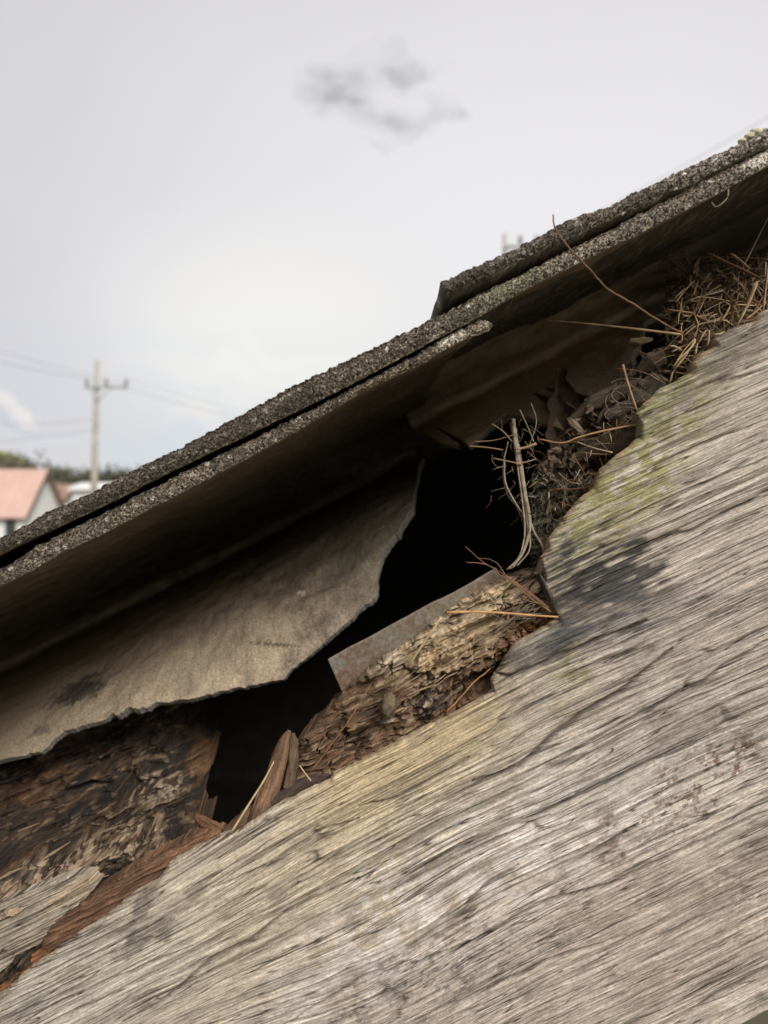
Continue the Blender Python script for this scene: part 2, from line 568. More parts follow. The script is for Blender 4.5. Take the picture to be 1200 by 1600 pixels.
def cards(n, ctr, rad, size, seed):
    """n small leaf-clump quads scattered in an ellipsoid"""
    r = np.random.default_rng(seed)
    d = r.normal(size=(n, 3)); d /= np.linalg.norm(d, axis=1)[:, None]
    rr = r.random(n) ** .45
    lob = 1 + .28 * np.sin(3.1 * d[:, 0] + seed) * np.cos(4.3 * d[:, 2] + seed * 2) + .12 * r.normal(size=n)
    c = np.array(ctr) + d * (rr * lob)[:, None] * np.array(rad)
    a = r.normal(size=(n, 3)); a /= np.linalg.norm(a, axis=1)[:, None]
    b = np.cross(a, r.normal(size=(n, 3))); b /= np.linalg.norm(b, axis=1)[:, None]
    s = size * (.6 + .8 * r.random(n))[:, None]
    V = np.stack([c - a * s, c + b * s * .7, c + a * s, c - b * s * .7], 1).reshape(-1, 3)
    Q = np.arange(n * 4).reshape(-1, 4)
    return V, Q


def taper(path, r0, r1, sides=7, flat=1.0):
    path = np.array(path, float); n = len(path)
    V = []; 
    for i in range(n):
        t = path[min(i + 1, n - 1)] - path[max(i - 1, 0)]
        t /= np.linalg.norm(t) + 1e-12
        ref = np.array([0, 0, 1.]) if abs(t[2]) < .9 else np.array([1., 0, 0])
        a = np.cross(t, ref); a /= np.linalg.norm(a); b = np.cross(t, a)
        r = r0 + (r1 - r0) * i / (n - 1) if np.isscalar(r0) else r0[i]
        for k in range(sides):
            g = 2 * math.pi * k / sides
            V.append(path[i] + r * (math.cos(g) * a + flat * math.sin(g) * b))
    Q = []
    for i in range(n - 1):
        for k in range(sides):
            k2 = (k + 1) % sides
            Q.append((i * sides + k, i * sides + k2, (i + 1) * sides + k2, (i + 1) * sides + k))
    return np.array(V), np.array(Q), [list(range(sides))[::-1], [(n - 1) * sides + k for k in range(sides)]]


def tube_obj(name, path, r0, r1, mat, parent=None, sides=7, origin=None):
    V, Q, E = taper(path, r0, r1, sides)
    return link_mesh(name, mesh_np(name, V, Q, True, extra=E), mat, parent, origin)


def tree(px, ytop, D, w, label, mat, seed, group='trees between the far houses and the hill'):
    x = (px - 600) / F * D; ztop = CZ + (800 - ytop) / F * D
    t = empty('bushy_tree', (x, D, 0), label, 'tree', group)
    tube_obj('trunk', [(x, D, -.1), (x + .1, D, ztop * .3), (x - .05, D + .1, ztop * .62)], .22, .09, M_trunk, t)
    for k in range(3):
        g = seed + k * 2.1
        tube_obj('limb', [(x, D, ztop * .35), (x + math.cos(g) * w * .25, D + math.sin(g) * w * .2, ztop * .6), (x + math.cos(g) * w * .36, D + math.sin(g) * w * .3, ztop * .75)], .08, .03, M_trunk, t, 5)
    V, Q = cards(1500, (x, D, ztop * .62), (w / 2, w / 2, ztop * .38), .32, seed)
    link_mesh('crown', mesh_np('crown', V, Q, False), mat, t)


tree(84, 733, 118, 9, 'brownish bushy tree just right of the pink roof gable', M_leaf2, 1)
tree(106, 733, 112, 8, 'dark bushy tree behind the brown roofed house', M_leaf, 2)
tree(126, 736, 105, 8, 'low dark tree left of the concrete utility pole', M_leaf, 3)
tree(162, 735, 110, 8, 'dull green tree right of the concrete utility pole', M_leaf2, 4)
tree(184, 729, 104, 7, 'tallest dark tree where the roof sheet edge meets the hills', M_leaf, 5)
tree(206, 741, 110, 7, 'low tree half hidden behind the roof sheet edge', M_leaf, 6)

# woodland mass on the slope under the bare hilltop
wv_, wq_ = [], []
off = 0
for k in range(60):
    px = -60 + k * 5.2
    D = 235 + (k * 37 % 40)
    top = np.interp(px, [-60, 0, 40, 80, 110, 170, 260], [702, 711, 716, 730, 738, 742, 752])
    x = (px - 600) / F * D; zt = CZ + (800 - top) / F * D
    V, Q = cards(260, (x, D, zt * .5), (5.5, 5, zt * .5), .8, 40 + k)
    wv_.append(V); wq_.append(Q + off); off += len(V)
tag(link_mesh('hillside_woodland', mesh_np('hillside_woodland', np.concatenate(wv_), np.concatenate(wq_), False), M_leaf2),
    'hazy brown green woodland covering the slope below the hilltop', 'woodland', kind='stuff')


def gable_house(name, xr, D, zr, ze, half, length, roofmat, label, wallmat, trim=True, ov=.5):
    """ridge along x; right gable at x = xr; front eave towards the camera"""
    h = empty(name, (xr, D, 0), label, 'house')
    x0, x1 = xr - length, xr
    yf, yb = D - half, D + half
    V = [(x0, yf, 0), (x1, yf, 0), (x1, yf, ze), (x0, yf, ze), (x0, yb, 0), (x1, yb, 0), (x1, yb, ze), (x0, yb, ze), (x0, D, zr - .12), (x1, D, zr - .12)]
    Fc = [(0, 1, 2, 3), (5, 4, 7, 6), (1, 5, 6, 9, 2), (4, 0, 3, 8, 7)]
    poly_mesh('wall', V, Fc, wallmat, h)
    s = (zr - ze) / half
    for sg, nm in ((-1, 'roof'), (1, 'roof')):
        ye = D + sg * (half + ov); zee = ze - s * ov
        xa, xb = x0 - .4, x1 + .35
        t = .09
        V = [(xa, D, zr), (xb, D, zr), (xb, ye, zee), (xa, ye, zee), (xa, D, zr - t), (xb, D, zr - t), (xb, ye, zee - t), (xa, ye, zee - t)]
        Fc = [(0, 3, 2, 1), (4, 5, 6, 7), (0, 1, 5, 4), (2, 3, 7, 6), (1, 2, 6, 5), (0, 4, 7, 3)]
        r = poly_mesh(nm, V, Fc, roofmat, h)
        # standing ribs of the tin sheets
        rv, rq = [], []
        for i in range(int((xb - xa) / .75)):
            xx = xa + .4 + i * .75; b = len(rv)
            rv += [(xx - .03, D, zr + .003), (xx + .03, D, zr + .003), (xx + .03, ye, zee + .003), (xx - .03, ye, zee + .003),
                   (xx - .02, D, zr + .05), (xx + .02, D, zr + .05), (xx + .02, ye, zee + .05), (xx - .02, ye, zee + .05)]
            rq += [(b + 4, b + 7, b + 6, b + 5), (b, b + 3, b + 7, b + 4), (b + 1, b + 5, b + 6, b + 2), (b + 3, b + 2, b + 6, b + 7)]
        poly_mesh('rib', rv, rq, roofmat, h)
        if trim:
            V = [(xb + .003, D, zr + .06), (xb + .06, D, zr + .06), (xb + .06, ye, zee + .06), (xb + .003, ye, zee + .06),
                 (xb + .003, D, zr - .34), (xb + .06, D, zr - .34), (xb + .06, ye, zee - .34), (xb + .003, ye, zee - .34)]
            poly_mesh('barge_trim', V, [(0, 3, 2, 1), (4, 5, 6, 7), (0, 1, 5, 4), (2, 3, 7, 6), (1, 2, 6, 5), (0, 4, 7, 3)], M_trim, h)
    return h


def window(h, x, y, z, w, hh, facing, glass=M_dim, frame=M_cream):
    """window on a wall; facing 'x' (gable) or 'y' (front)"""
    if facing == 'y':
        f = box_mesh('window', x - w / 2 - .06, x + w / 2 + .06, y - .06, y - .003, z - .06, z + hh + .06, frame, h)
        box_mesh('pane', x - w / 2, x + w / 2, y - .075, y - .062, z, z + hh, glass, h)
    else:
        f = box_mesh('window', x + .003, x + .06, y - w / 2 - .06, y + w / 2 + .06, z - .06, z + hh + .06, frame, h)
        box_mesh('pane', x + .062, x + .075, y - w / 2, y + w / 2, z, z + hh, glass, h)


D1 = 52
hA = gable_house('pink_roofed_house', (68 - 600) / F * D1, D1, CZ + 67 / F * D1, CZ + 4 / F * D1, 2.75, 13, M_pinkroof,
                 'white house with a pink tin roof at the left edge', M_white)
xr1 = (68 - 600) / F * D1
window(hA, xr1 - 3.7, D1 - 2.75, 1.0, 1.9, 1.15, 'y')
window(hA, xr1 - .9, D1 - 2.75, .9, .7, 1.3, 'y')
window(hA, xr1 - 6.5, D1 - 2.75, 1.0, 1.6, 1.1, 'y')
window(hA, xr1, D1 - .2, .9, 1.1, 1.2, 'x')
box_mesh('post', xr1 - 2.15, xr1 - 2.0, D1 - 3.2, D1 - 3.05, 0, CZ + .1, M_white, hA)
box_mesh('post', xr1 - 5.1, xr1 - 4.95, D1 - 3.2, D1 - 3.05, 0, CZ + .1, M_white, hA)
D2 = 74
hB = gable_house('brown_roofed_house', (118 - 600) / F * D2, D2, CZ + 44 / F * D2, CZ + 23 / F * D2 - .2, 3.2, 11, M_brownroof,
                 'small white house with a brown roof behind the pink roofed house', M_white)
window(hB, (118 - 600) / F * D2 - 2, D2 - 3.2, 1.2, 1.4, 1.2, 'y')
D3 = 66
hC = gable_house('pale_roofed_shed', (196 - 600) / F * D3, D3, CZ + 46 / F * D3, CZ + 36 / F * D3, 2.6, 3.6, M_white,
                 'pale roofed white shed just right of the utility pole foot', M_white, trim=False)
window(hC, (196 - 600) / F * D3 - 1.6, D3 - 2.6, 1.4, 1.2, 1.0, 'y')


def upole(px_top, y_top, px_base, D, arm_y, arm_x0, arm_x1, label, r, ins):
    xt = (px_top - 600) / F * D; zt = CZ + (800 - y_top) / F * D; xb = (px_base - 600) / F * D
    p = empty('utility_pole', (xb, D, 0), label, 'utility pole', None)
    tube_obj('pole', [(xb, D, -.2), ((xb + xt) / 2, D, zt / 2), (xt, D, zt)], r * 1.35, r * .75, M_pole, p, 12)
    za = CZ + (800 - arm_y) / F * D
    xa0 = (arm_x0 - 600) / F * D; xa1 = (arm_x1 - 600) / F * D
    a = box_mesh('crossarm', xa0, xa1, D - r - .08, D - r + .01, za - .06, za + .06, M_steel, p)
    tube_obj('brace', [((xa0 + xt) / 2, D - r - .02, za - .06), (xt, D - r * .8, za - .7)], .025, .025, M_steel, p, 5)
    tube_obj('brace', [((xa1 * .45 + xt * .55), D - r - .02, za - .06), (xt, D - r * .8, za - .7)], .025, .025, M_steel, p, 5)
    tops = []
    for ix in ins:
        xi = (ix - 600) / F * D
        pts = [(xi, D - r - .03, za + .05), (xi, D - r - .03, za + .12), (xi, D - r - .03, za + .16), (xi, D - r - .03, za + .26), (xi, D - r - .03, za + .30), (xi, D - r - .03, za + .42)]
        tube_obj('insulator', pts, [.03, .035, .10, .06, .09, .05], 0, M_porc, p, 10)
        tops.append((xi, D - r - .03, za + .42))
    return p, tops


p1, tops1 = upole(152, 562, 144, 35, 606, 134, 202, 'concrete utility pole with one crossarm and three insulators at left', .14, (138, 168, 199))
p2, tops2 = upole(789, 366, 783, 27, 388, 790, 868, 'faint pale pole tip showing above the dark upper roof sheet', .11, (812, 838, 860))
p3, tops3 = upole(505, 640, 505, 92, 662, 490, 520, 'distant utility pole hidden behind the roof sheets', .14, (492, 505, 518))


def cable(a, b, sag, label, r=.007):
    n = 24; a = np.array(a); b = np.array(b)
    pts = [a + (b - a) * t - np.array([0, 0, 4 * sag * t * (1 - t)]) for t in np.linspace(0, 1, n)]
    o = tube_obj('power_cable', pts, r, r, M_wire, None, 5, origin=Vector(a))
    return tag(o, label, 'cable')


def pt(px, py, D): return tuple(P(px, py, D))


cable(tops1[0], pt(-260, 480, 28), .35, 'upper power cable running from the pole crossarm out of the left edge', .010)
cable(tops1[1], pt(-260, 448, 28), .35, 'highest thin power cable crossing the sky at the left edge', .009)
cable(tops1[2], tops3[2], .7, 'outermost power cable falling away from the right end of the crossarm')
cable(tops1[0], tops3[0], .9, 'innermost power cable falling away from the left end of the crossarm')
cable(tops1[1], tops3[1], 1.1, 'middle power cable falling away behind the roof sheets')
za = P(147, 655, 34.8)
cable(tuple(za), pt(-240, 640, 30), .4, 'lower service cable tied halfway up the pole running left', .010)
cable(tuple(P(147, 672, 34.8)), pt(-240, 690, 30), .3, 'lowest service cable tied to the pole running left', .010)
cable(tops2[2], tuple(P(1500, 0, 16)), .2, 'thin pale cable crossing the bright sky at the right edge', .008)

# ------------------------------------------------------------------ roof sheets
# cross-section of the corrugation behind the verge: depth (m) against drop across the slope (m)
def curve(pts, n=400):
    p = np.array(pts, float)
    k = np.arange(len(p))
    t = np.linspace(0, len(p) - 1, n)
    out = np.zeros((n, 2))
    for d in (0, 1):
        q = np.concatenate([[2 * p[0, d] - p[1, d]], p[:, d], [2 * p[-1, d] - p[-2, d]]])
        i = np.minimum(t.astype(int), len(p) - 2); f = t - i
        a, b, c, e = q[i], q[i + 1], q[i + 2], q[i + 3]
        out[:, d] = .5 * (2 * b + (c - a) * f + (2 * a - 5 * b + 4 * c - e) * f ** 2 + (3 * b - a - 3 * c + e) * f ** 3)
    s = np.concatenate([[0], np.cumsum(np.hypot(*np.diff(out, axis=0).T))])
    return s, out


class Sheet:
    def __init__(self, Y0, prof, top, bot):
        self.Y0 = Y0
        self.s, self.c = curve(prof)
        self.k = Y0 / F                   # metres per photo pixel on the verge plane
        self.top = outline(top, 2.6, 3 + int(Y0 * 1e4) % 17, 9.0); self.bot = outline(bot, 1.8, 11, 8.0)

    def uw(self, px, py):
        """photo outline point -> (u px on verge plane, s) on the deepest-facing part of the underside"""
        best = None
        u_, v_ = to_uv(px - 600, py - 800)
        U0, _ = to_uv(600, 800)
        prev = None
        for i in range(len(self.s)):
            Y = self.c[i, 0]; r = Y / self.Y0
            uu = u_ * r + U0                                  # px on verge plane, in uncentred u
            vv = v_ * r
            _, V0 = to_uv(600, 800)
            ref = self.bot(np.array([uu]))[0] - V0
            d = (vv - ref) * self.k - self.c[i, 1]
            if prev is not None and (d > 0) != (prev[0] > 0):
                best = (uu, self.s[i])
            prev = (d,)
        return best


def build_sheet(name, sh, u0f, u1, smax_pts, ni, nk, label, extra_paint=None, under=None, flat_s=None, parent=None):
    """closed corrugated slab; u0f(s) start (px), smax_pts list of (u, s)"""
    if smax_pts is not None:
        su = np.array([p[0] for p in smax_pts]); ss = np.array([p[1] for p in smax_pts])
        o = np.argsort(su); su = su[o]; ss = ss[o]
    smaxf = (lambda U: np.interp(U, su, ss)) if smax_pts is not None else (lambda U: U * 0 + flat_s)
    t = 1 - (1 - np.linspace(0, 1, nk)) ** 1.7
    u00 = u0f(0.0)
    a_ = max(u00, -775.0); b_ = min(u1, 1120.0)
    Ub = np.linspace(a_, b_, ni - 40)
    if u00 < a_ - 1: Ub = np.concatenate([np.linspace(u00, a_, 41)[:-1], Ub])
    if u1 > b_ + 1: Ub = np.concatenate([Ub, np.linspace(b_, u1, 41)[1:]])
    ni = len(Ub)
    ti = (Ub - u00) / (u1 - u00)
    SM = smaxf(Ub)
    jag = (fbm(Ub / 34, Ub * 0, 91, 6, .62) - .5) * .0028 + (fbm(Ub / 60, Ub * 0, 95, 5, .7) - .5) * .009 * smooth(.4, .65, noise2(Ub / 130, Ub * 0, 96))
    SM = np.maximum(SM + jag * smooth(0, .03, SM), .0006)
    kk = 25
    pd = np.pad(SM, kk, mode='edge')
    env = np.max(np.stack([pd[i:i + ni] for i in range(2 * kk + 1)]), 0)
    kr = np.hanning(2 * kk + 1); kr /= kr.sum()
    env = np.convolve(np.pad(env, kk, mode='edge'), kr, 'valid')
    S = np.minimum(env[:, None] * t[None, :], SM[:, None] - 2e-6 * np.arange(nk)[::-1][None, :] * (SM[:, None] > .002))
    S = np.maximum(S, 0)
    UU = u0f(S) + (u1 - u0f(S)) * ti[:, None]
    Yc = np.interp(S, sh.s, sh.c[:, 0]); Wc = np.interp(S, sh.s, sh.c[:, 1])
    dY = np.interp(S + .001, sh.s, sh.c[:, 0]) - np.interp(S - .001, sh.s, sh.c[:, 0])
    dW = np.interp(S + .001, sh.s, sh.c[:, 1]) - np.interp(S - .001, sh.s, sh.c[:, 1])
    ln = np.hypot(dY, dW) + 1e-12
    nY, nW = dW / ln, -dY / ln          # normal pointing up (minus w) / back
    vt = sh.top(Ub); vb = sh.bot(Ub)
    kr2 = np.hanning(81); kr2 /= kr2.sum()
    vbs = vb - Ub * 0
    lin = np.polyval(np.polyfit(Ub, vb, 1), Ub)
    vbs = lin + np.convolve(np.pad(vb - lin, 40, mode='edge'), kr2, 'valid')
    vb2 = vbs[:, None] + (vb - vbs)[:, None] * np.exp(-S / .0025)      # the ragged edge does not run on into the sheet
    _, V0 = to_uv(600, 800); U0, _ = to_uv(600, 800)
    thick = ((vb - vt) * sh.k)[:, None]
    # relief
    ku = UU * sh.k * 1000; ks = S * 1000
    rel = (fbm(ku / 3.0, ks / 3.0, 21, 4) - .5) * .0009 + (fbm(ku / 24, ks / 24, 22, 3) - .5) * .004 * smooth(0, .03, S)
    rel = rel * smooth(0, .004, S)
    th2 = np.minimum(thick, .0068) * (1 - smooth(.006, .03, S)) + .0032 * smooth(.006, .03, S) + (thick - np.minimum(thick, .0068)) * np.exp(-S / .004)
    under_w = (vb2 - V0) * sh.k + Wc
    uy = Yc - nY * rel; uw_ = under_w - nW * rel
    ty = uy + nY * th2; tw = under_w + nW * th2
    tw = tw - (fbm(ku / 1.1, ks / 1.1, 25, 3, .6) - .5) * .0010 * smooth(.05, 0, S)

    def pos(Ux, w, Y):
        um = (Ux - U0) * sh.k
        return np.stack([um * CA + w * SA, Y, CZ + um * SA - w * CA], -1)
    Pu = pos(UU, uw_, uy); Pt = pos(UU, tw, ty)
    # verge face rows between under[0] and top[0]
    nf = 26
    f = np.linspace(0, 1, nf)[1:-1]
    wf = uw_[:, :1] + (tw[:, :1] - uw_[:, :1]) * f[None, :]
    uf = np.repeat(UU[:, :1], nf - 2, 1)
    kuf = uf * sh.k * 1000; kwf = wf * 1000
    pits = fbm(kuf / .75, kwf / .65, 31, 4, .6)
    grit = worley(kuf / .75, kwf / .7, 5)
    cr = .0004 * (pits - .5) * 2.4 - .0007 * (.5 - grit[0]) * (grit[2] > .4)
    bulge = .0012 * np.sin(np.pi * f)[None, :]
    yf = sh.Y0 - bulge - cr
    Pf = pos(uf, wf, yf)
    # back end rows
    g = np.linspace(0, 1, 5)[1:-1]
    Pb = Pu[:, -1:, :] + (Pt[:, -1:, :] - Pu[:, -1:, :]) * g[None, :, None]
    Pb[..., 1] += (fbm(np.repeat(UU[:, -1:], 3, 1) / 5, g[None, :] * 3 + UU[:, -1:] * 0, 8) - .5) * .0008
    # ring: under 0..K, back, top K..0, face top->bottom
    ring = np.concatenate([Pu, Pb, Pt[:, ::-1], Pf[:, ::-1]], 1)
    R = ring.shape[1]
    Vv = ring.reshape(-1, 3)
    idx = np.arange(ni * R).reshape(ni, R)
    i = np.arange(ni - 1)[:, None]; j = np.arange(R)[None, :]; j2 = (j + 1) % R
    Q = np.stack([i * R + j, i * R + j2, (i + 1) * R + j2, (i + 1) * R + j], -1).reshape(-1, 4)
    # end caps as strips
    caps = []
    for e in (0, ni - 1):
        un = idx[e, :nk]; tp = idx[e, nk + 3:nk + 3 + nk][::-1]
        q = np.stack([un[:-1], tp[:-1], tp[1:], un[1:]], -1)
        if e:
            q = q[:, ::-1]
        caps.append(q)
    capf = [[int(x) for x in ([idx[0, 0]] + list(idx[0, :nk + 3 + nk - 1:1][0:0]) + list(idx[0, R - 1:nk + 3 + nk - 1:-1]) + [idx[0, nk + 3 + nk - 1]])]]
    capf += [[int(x) for x in ([idx[-1, nk + 3 + nk - 1]] + list(idx[-1, nk + 3 + nk:R]) + [idx[-1, 0]])]]
    Q = np.concatenate([Q] + caps)
    # tones
    cu = np.zeros(Pu.shape)
    m1 = fbm(ku / 9, ks / 9, 41, 5)
    m2 = fbm(ku / 2.2, ks / 1.2, 42, 4)
    cu[:] = (.22, .175, .13)
    cu = lerpc(cu, smooth(.50, .68, m1) * .5, (.13, .105, .08))
    cu = lerpc(cu, smooth(.55, .72, m2) * .4, (.17, .14, .11))
    pin = worley(ku / 2.3, ks / 1.3, 66)
    cu = lerpc(cu, (1 - smooth(.10, .24, pin[0])) * (pin[2] > .5) * .55, (.10, .085, .07))
    cu = lerpc(cu, (1 - smooth(.08, .2, worley(ku / 7, ks / 7, 67)[0])) * .4, (.30, .27, .22))
    # broken rim: paler, rougher band near the end
    endd = (SM[:, None] - S) * 1000
    cu = lerpc(cu, (1 - smooth(.2, 2.5, endd + 2.5 * (m2 - .5))) * .5, (.20, .185, .16))
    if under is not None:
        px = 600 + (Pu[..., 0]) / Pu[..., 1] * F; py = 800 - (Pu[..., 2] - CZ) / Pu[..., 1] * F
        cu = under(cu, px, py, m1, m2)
    ct = np.zeros(Pt.shape); ct[:] = (.075, .065, .052)
    ct = lerpc(ct, smooth(.52, .62, fbm(ku / .9, ks / .9, 51)), (.24, .22, .18))
    cf = np.zeros(Pf.shape)
    pxu, pyu = from_uv(uf, wf / sh.k + V0)
    mf = fbm(kuf / .7, kwf / .6, 61, 3, .7)
    big = fbm(kuf / 9, kwf / 5, 62, 3)
    cf[:] = (.115, .094, .072)
    cf = lerpc(cf, smooth(.50, .58, mf), (.045, .037, .03))
    cf = lerpc(cf, smooth(.56, .64, fbm(kuf / .65, kwf / .6, 63, 3, .7)) * .75, (.34, .295, .225))
    cf = lerpc(cf, smooth(.45, .65, big) * .6, (.06, .055, .045))
    cf = lerpc(cf, (1 - smooth(.15, .3, worley(kuf / 3.0, kwf / 2.4, 15)[0])) * (worley(kuf / 3.0, kwf / 2.4, 15)[2] > .8) * .8, (.55, .53, .47))
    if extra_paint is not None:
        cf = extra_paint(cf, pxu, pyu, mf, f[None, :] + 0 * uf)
    cb = np.zeros(Pb.shape); cb[:] = (.15, .135, .115)
    cf = cf * .72
    C = np.concatenate([cu, cb, ct[:, ::-1], cf[:, ::-1]], 1)
    G = np.zeros(ring.shape); nb = nk + 3
    G[:, nb:, 0] = 1; G[:, nk:nb, 0] = .4; G[:, :nk, 0] = np.exp(-S / .0008)
    me = mesh_np(name, Vv, Q[:, ::-1], True, C, G.reshape(-1, 3), [c[::-1] for c in capf])
    mid = P(600, 560, .3)
    o = link_mesh(name, me, M_cement, parent, origin=Vector(mid))
    return tag(o, label, 'roof sheet', 'overlapping corrugated roof sheets')


mid_top = [(-2600, 2150), (-1300, 1496), (-400, 1043), (0, 841), (40, 822), (82, 797), (117, 782), (147, 769), (175, 752), (215, 732), (250, 715), (282, 700), (330, 674), (400, 636), (450, 609), (500, 584), (550, 560), (600, 536), (655, 509), (677, 497), (713, 481), (768, 451), (823, 426), (860, 406), (910, 381), (960, 356), (1010, 330), (1064, 302), (1110, 276), (1150, 258), (1200, 234), (1600, 32), (2400, -370)]
mid_bot = [(-2600, 2175), (-1300, 1521), (-400, 1068), (0, 866), (50, 842), (120, 810), (175, 785), (225, 757), (300, 721), (400, 673), (500, 625), (546, 602), (640, 552), (704, 518), (728, 506), (768, 484), (805, 461), (860, 433), (910, 409), (960, 383), (990, 371), (1036, 346), (1072, 328), (1120, 304), (1160, 282), (1186, 267), (1200, 259), (1600, 58), (2400, -344)]
low_top = [(-2600, 2199), (-1300, 1545), (-400, 1092), (0, 889), (15, 885), (37, 867), (117, 825), (150, 810), (212, 777), (300, 733), (400, 684), (500, 634), (546, 610), (640, 560), (675, 540), (706, 521), (732, 508), (750, 501), (758, 499), (764, 502), (767, 506), (772, 508)]
low_bot = [(-2600, 2227), (-1300, 1573), (-400, 1120), (0, 916), (50, 892), (100, 862), (162, 835), (225, 800), (300, 762), (400, 709), (462, 675), (537, 630), (571, 610), (640, 578), (667, 565), (688, 551), (704, 542), (728, 530), (750, 523), (760, 519), (766, 514), (772, 508)]
top_top = [(660, 452), (689, 441), (743, 415), (783, 398), (820, 380), (860, 358), (900, 338), (960, 318), (1000, 296), (1080, 258), (1134, 234), (1168, 218), (1200, 200), (1600, 0), (2400, -402)]
top_bot = [(660, 474), (695, 460), (713, 452), (754, 437), (812, 409), (838, 396), (900, 368), (960, 342), (1006, 320), (1040, 302), (1070, 293), (1100, 276), (1140, 256), (1200, 226), (1600, 24), (2400, -378)]

prof_low = [(.220, 0), (.252, -.0045), (.300, -.0100), (.370, -.0125), (.450, -.0120), (.530, -.0085), (.588, -.003), (.606, .004), (.590, .0095), (.550, .0128), (.500, .0165), (.440, .0215), (.385, .0285), (.345, .0385), (.317, .051), (.299, .064), (.287, .080), (.279, .098), (.272, .116)]
prof_mid = [(.2175, 0), (.250, -.0045), (.300, -.0105), (.360, -.0125), (.420, -.0105), (.458, -.0065), (.468, -.002), (.452, .003), (.420, .008), (.385, .0145), (.352, .0240), (.327, .036), (.309, .048), (.298, .061), (.290, .075), (.283, .09)]
prof_top = [(.2150, 0), (.227, .0015), (.242, .0025), (.262, .003), (.30, .001), (.36, -.004)]
SL = Sheet(.220, prof_low, low_top, low_bot)
SMd = Sheet(.2175, prof_mid, mid_top, mid_bot)
ST = Sheet(.2150, prof_top, top_top, top_bot)

lobe = [(-500, 1290), (-200, 1225), (0, 1187), (38, 1178), (70, 1167), (84, 1150), (100, 1140), (150, 1125), (225, 1101), (280, 1091), (350, 1075), (440, 1058), (452, 1041), (467, 1030), (490, 1015), (525, 985), (555, 955), (574, 938), (585, 918), (586, 898), (596, 860), (621, 829), (644, 795), (646, 775), (652, 745), (661, 712), (674, 688), (700, 640), (730, 580), (756, 530)]
sm = []
for (x, y) in lobe:
    r_ = SL.uw(x, y)
    if r_: sm.append(r_)
ul, _ = to_uv(768, 507)
sm.append((ul, .0008))
print('lobe', [(round(a), round(b, 3)) for a, b in sm])


def paint_low(cf, x, y, mf, f):
    m = blobm(x, y, 706, 531, 24, 14, 27, (mf - .5) * .4, .12)
    cf = lerpc(cf, m * .95, (.58, .55, .49))
    m = smooth(640, 760, x + 60 * (mf - .5)) * .6
    cf = lerpc(cf, m * smooth(.4, .6, mf), (.38, .32, .25))
    cf = lerpc(cf, smooth(.75, .2, f + 1.2 * (mf - .5)) * .35, (.30, .25, .18))
    return cf


def paint_mid(cf, x, y, mf, f):
    m = smooth(620, 900, x) * .5
    cf = lerpc(cf, m * smooth(.62, .35, mf), (.40, .34, .26))
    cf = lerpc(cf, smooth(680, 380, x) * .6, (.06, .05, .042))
    cf = lerpc(cf, blobm(x, y, 1186, 252, 26, 13, 27, (mf - .5) * 1.2, .3) * .85, (.62, .57, .50))
    cf = lerpc(cf, blobm(x, y, 790, 455, 60, 14, 27, (mf - .5) * 1.4, .4) * .4, (.20, .22, .13))
    return cf


def paint_top(cf, x, y, mf, f):
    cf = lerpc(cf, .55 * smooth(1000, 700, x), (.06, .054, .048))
    cf = lerpc(cf, smooth(960, 1150, x) * smooth(.6, .4, mf) * .5, (.40, .37, .32))
    return cf


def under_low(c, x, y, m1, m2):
    # light on the lower left of the face, painted in as lighter ochre
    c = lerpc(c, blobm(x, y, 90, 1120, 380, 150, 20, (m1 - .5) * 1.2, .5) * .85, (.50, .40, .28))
    st = blobm(x, y, 128, 1078, 46, 14, 24, (m2 - .5) * 1.8 + (m1 - .5), .35)
    c = lerpc(c, st * .85, (.06, .058, .06))
    c = lerpc(c, blobm(x, y, 64, 1142, 16, 6, 18, (m2 - .5) * 1.5, .4) * .6, (.09, .085, .085))
    c = lerpc(c, blobm(x, y, 430, 1007, 42, 2.4, -4, (m2 - .5) * .6, .4) * .8, (.07, .055, .04))
    c = lerpc(c, blobm(x, y, 500, 925, 42, 2.6, 22, (m2 - .5) * .9, .4) * .6, (.10, .08, .06))
    c = lerpc(c, blobm(x, y, 470, 926, 6, 2.5, 15, None, .3) * .9, (.60, .57, .5))
    c = lerpc(c, blobm(x, y, 560, 870, 70, 60, 40, (m1 - .5) * 2, .5) * .25, (.14, .15, .10))
    return c


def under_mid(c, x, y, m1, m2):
    c = lerpc(c, blobm(x, y, 850, 600, 230, 120, 20, (m1 - .5) * 1.0, .4) * .9, (.56, .44, .31))  # colour lightened to stand in for light missing on this lobe
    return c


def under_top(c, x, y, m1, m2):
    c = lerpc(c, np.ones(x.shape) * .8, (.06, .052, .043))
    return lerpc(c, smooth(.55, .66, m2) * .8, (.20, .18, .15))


uL = to_uv(-2000, 1850)[0]
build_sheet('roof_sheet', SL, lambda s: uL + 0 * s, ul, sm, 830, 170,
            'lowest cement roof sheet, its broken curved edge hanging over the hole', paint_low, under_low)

mid_lobe = [(672, 668), (690, 690), (717, 694), (733, 695), (746, 681), (758, 671), (790, 646), (829, 613), (846, 606), (862, 640), (880, 668), (905, 640), (935, 618), (967, 600), (975, 578), (992, 556), (1000, 530), (1010, 500), (1060, 474), (1200, 415), (1400, 330)]
smm = []
for (x, y) in mid_lobe:
    r_ = SMd.uw(x, y)
    if r_: smm.append(r_)
print('mid', [(round(a), round(b, 3)) for a, b in smm])
smm = [(uL - 10, .115)] + [q for q in smm]
smm[0] = (uL - 10, .15)
smm.insert(1, (smm[1][0] - 40, .15))
build_sheet('roof_sheet', SMd, lambda s: uL - 5 + 0 * s, to_uv(2100, -240)[0], smm, 1270, 84,
            'middle cement roof sheet running the whole slope, lichen crust on its edge', paint_mid, under_mid)
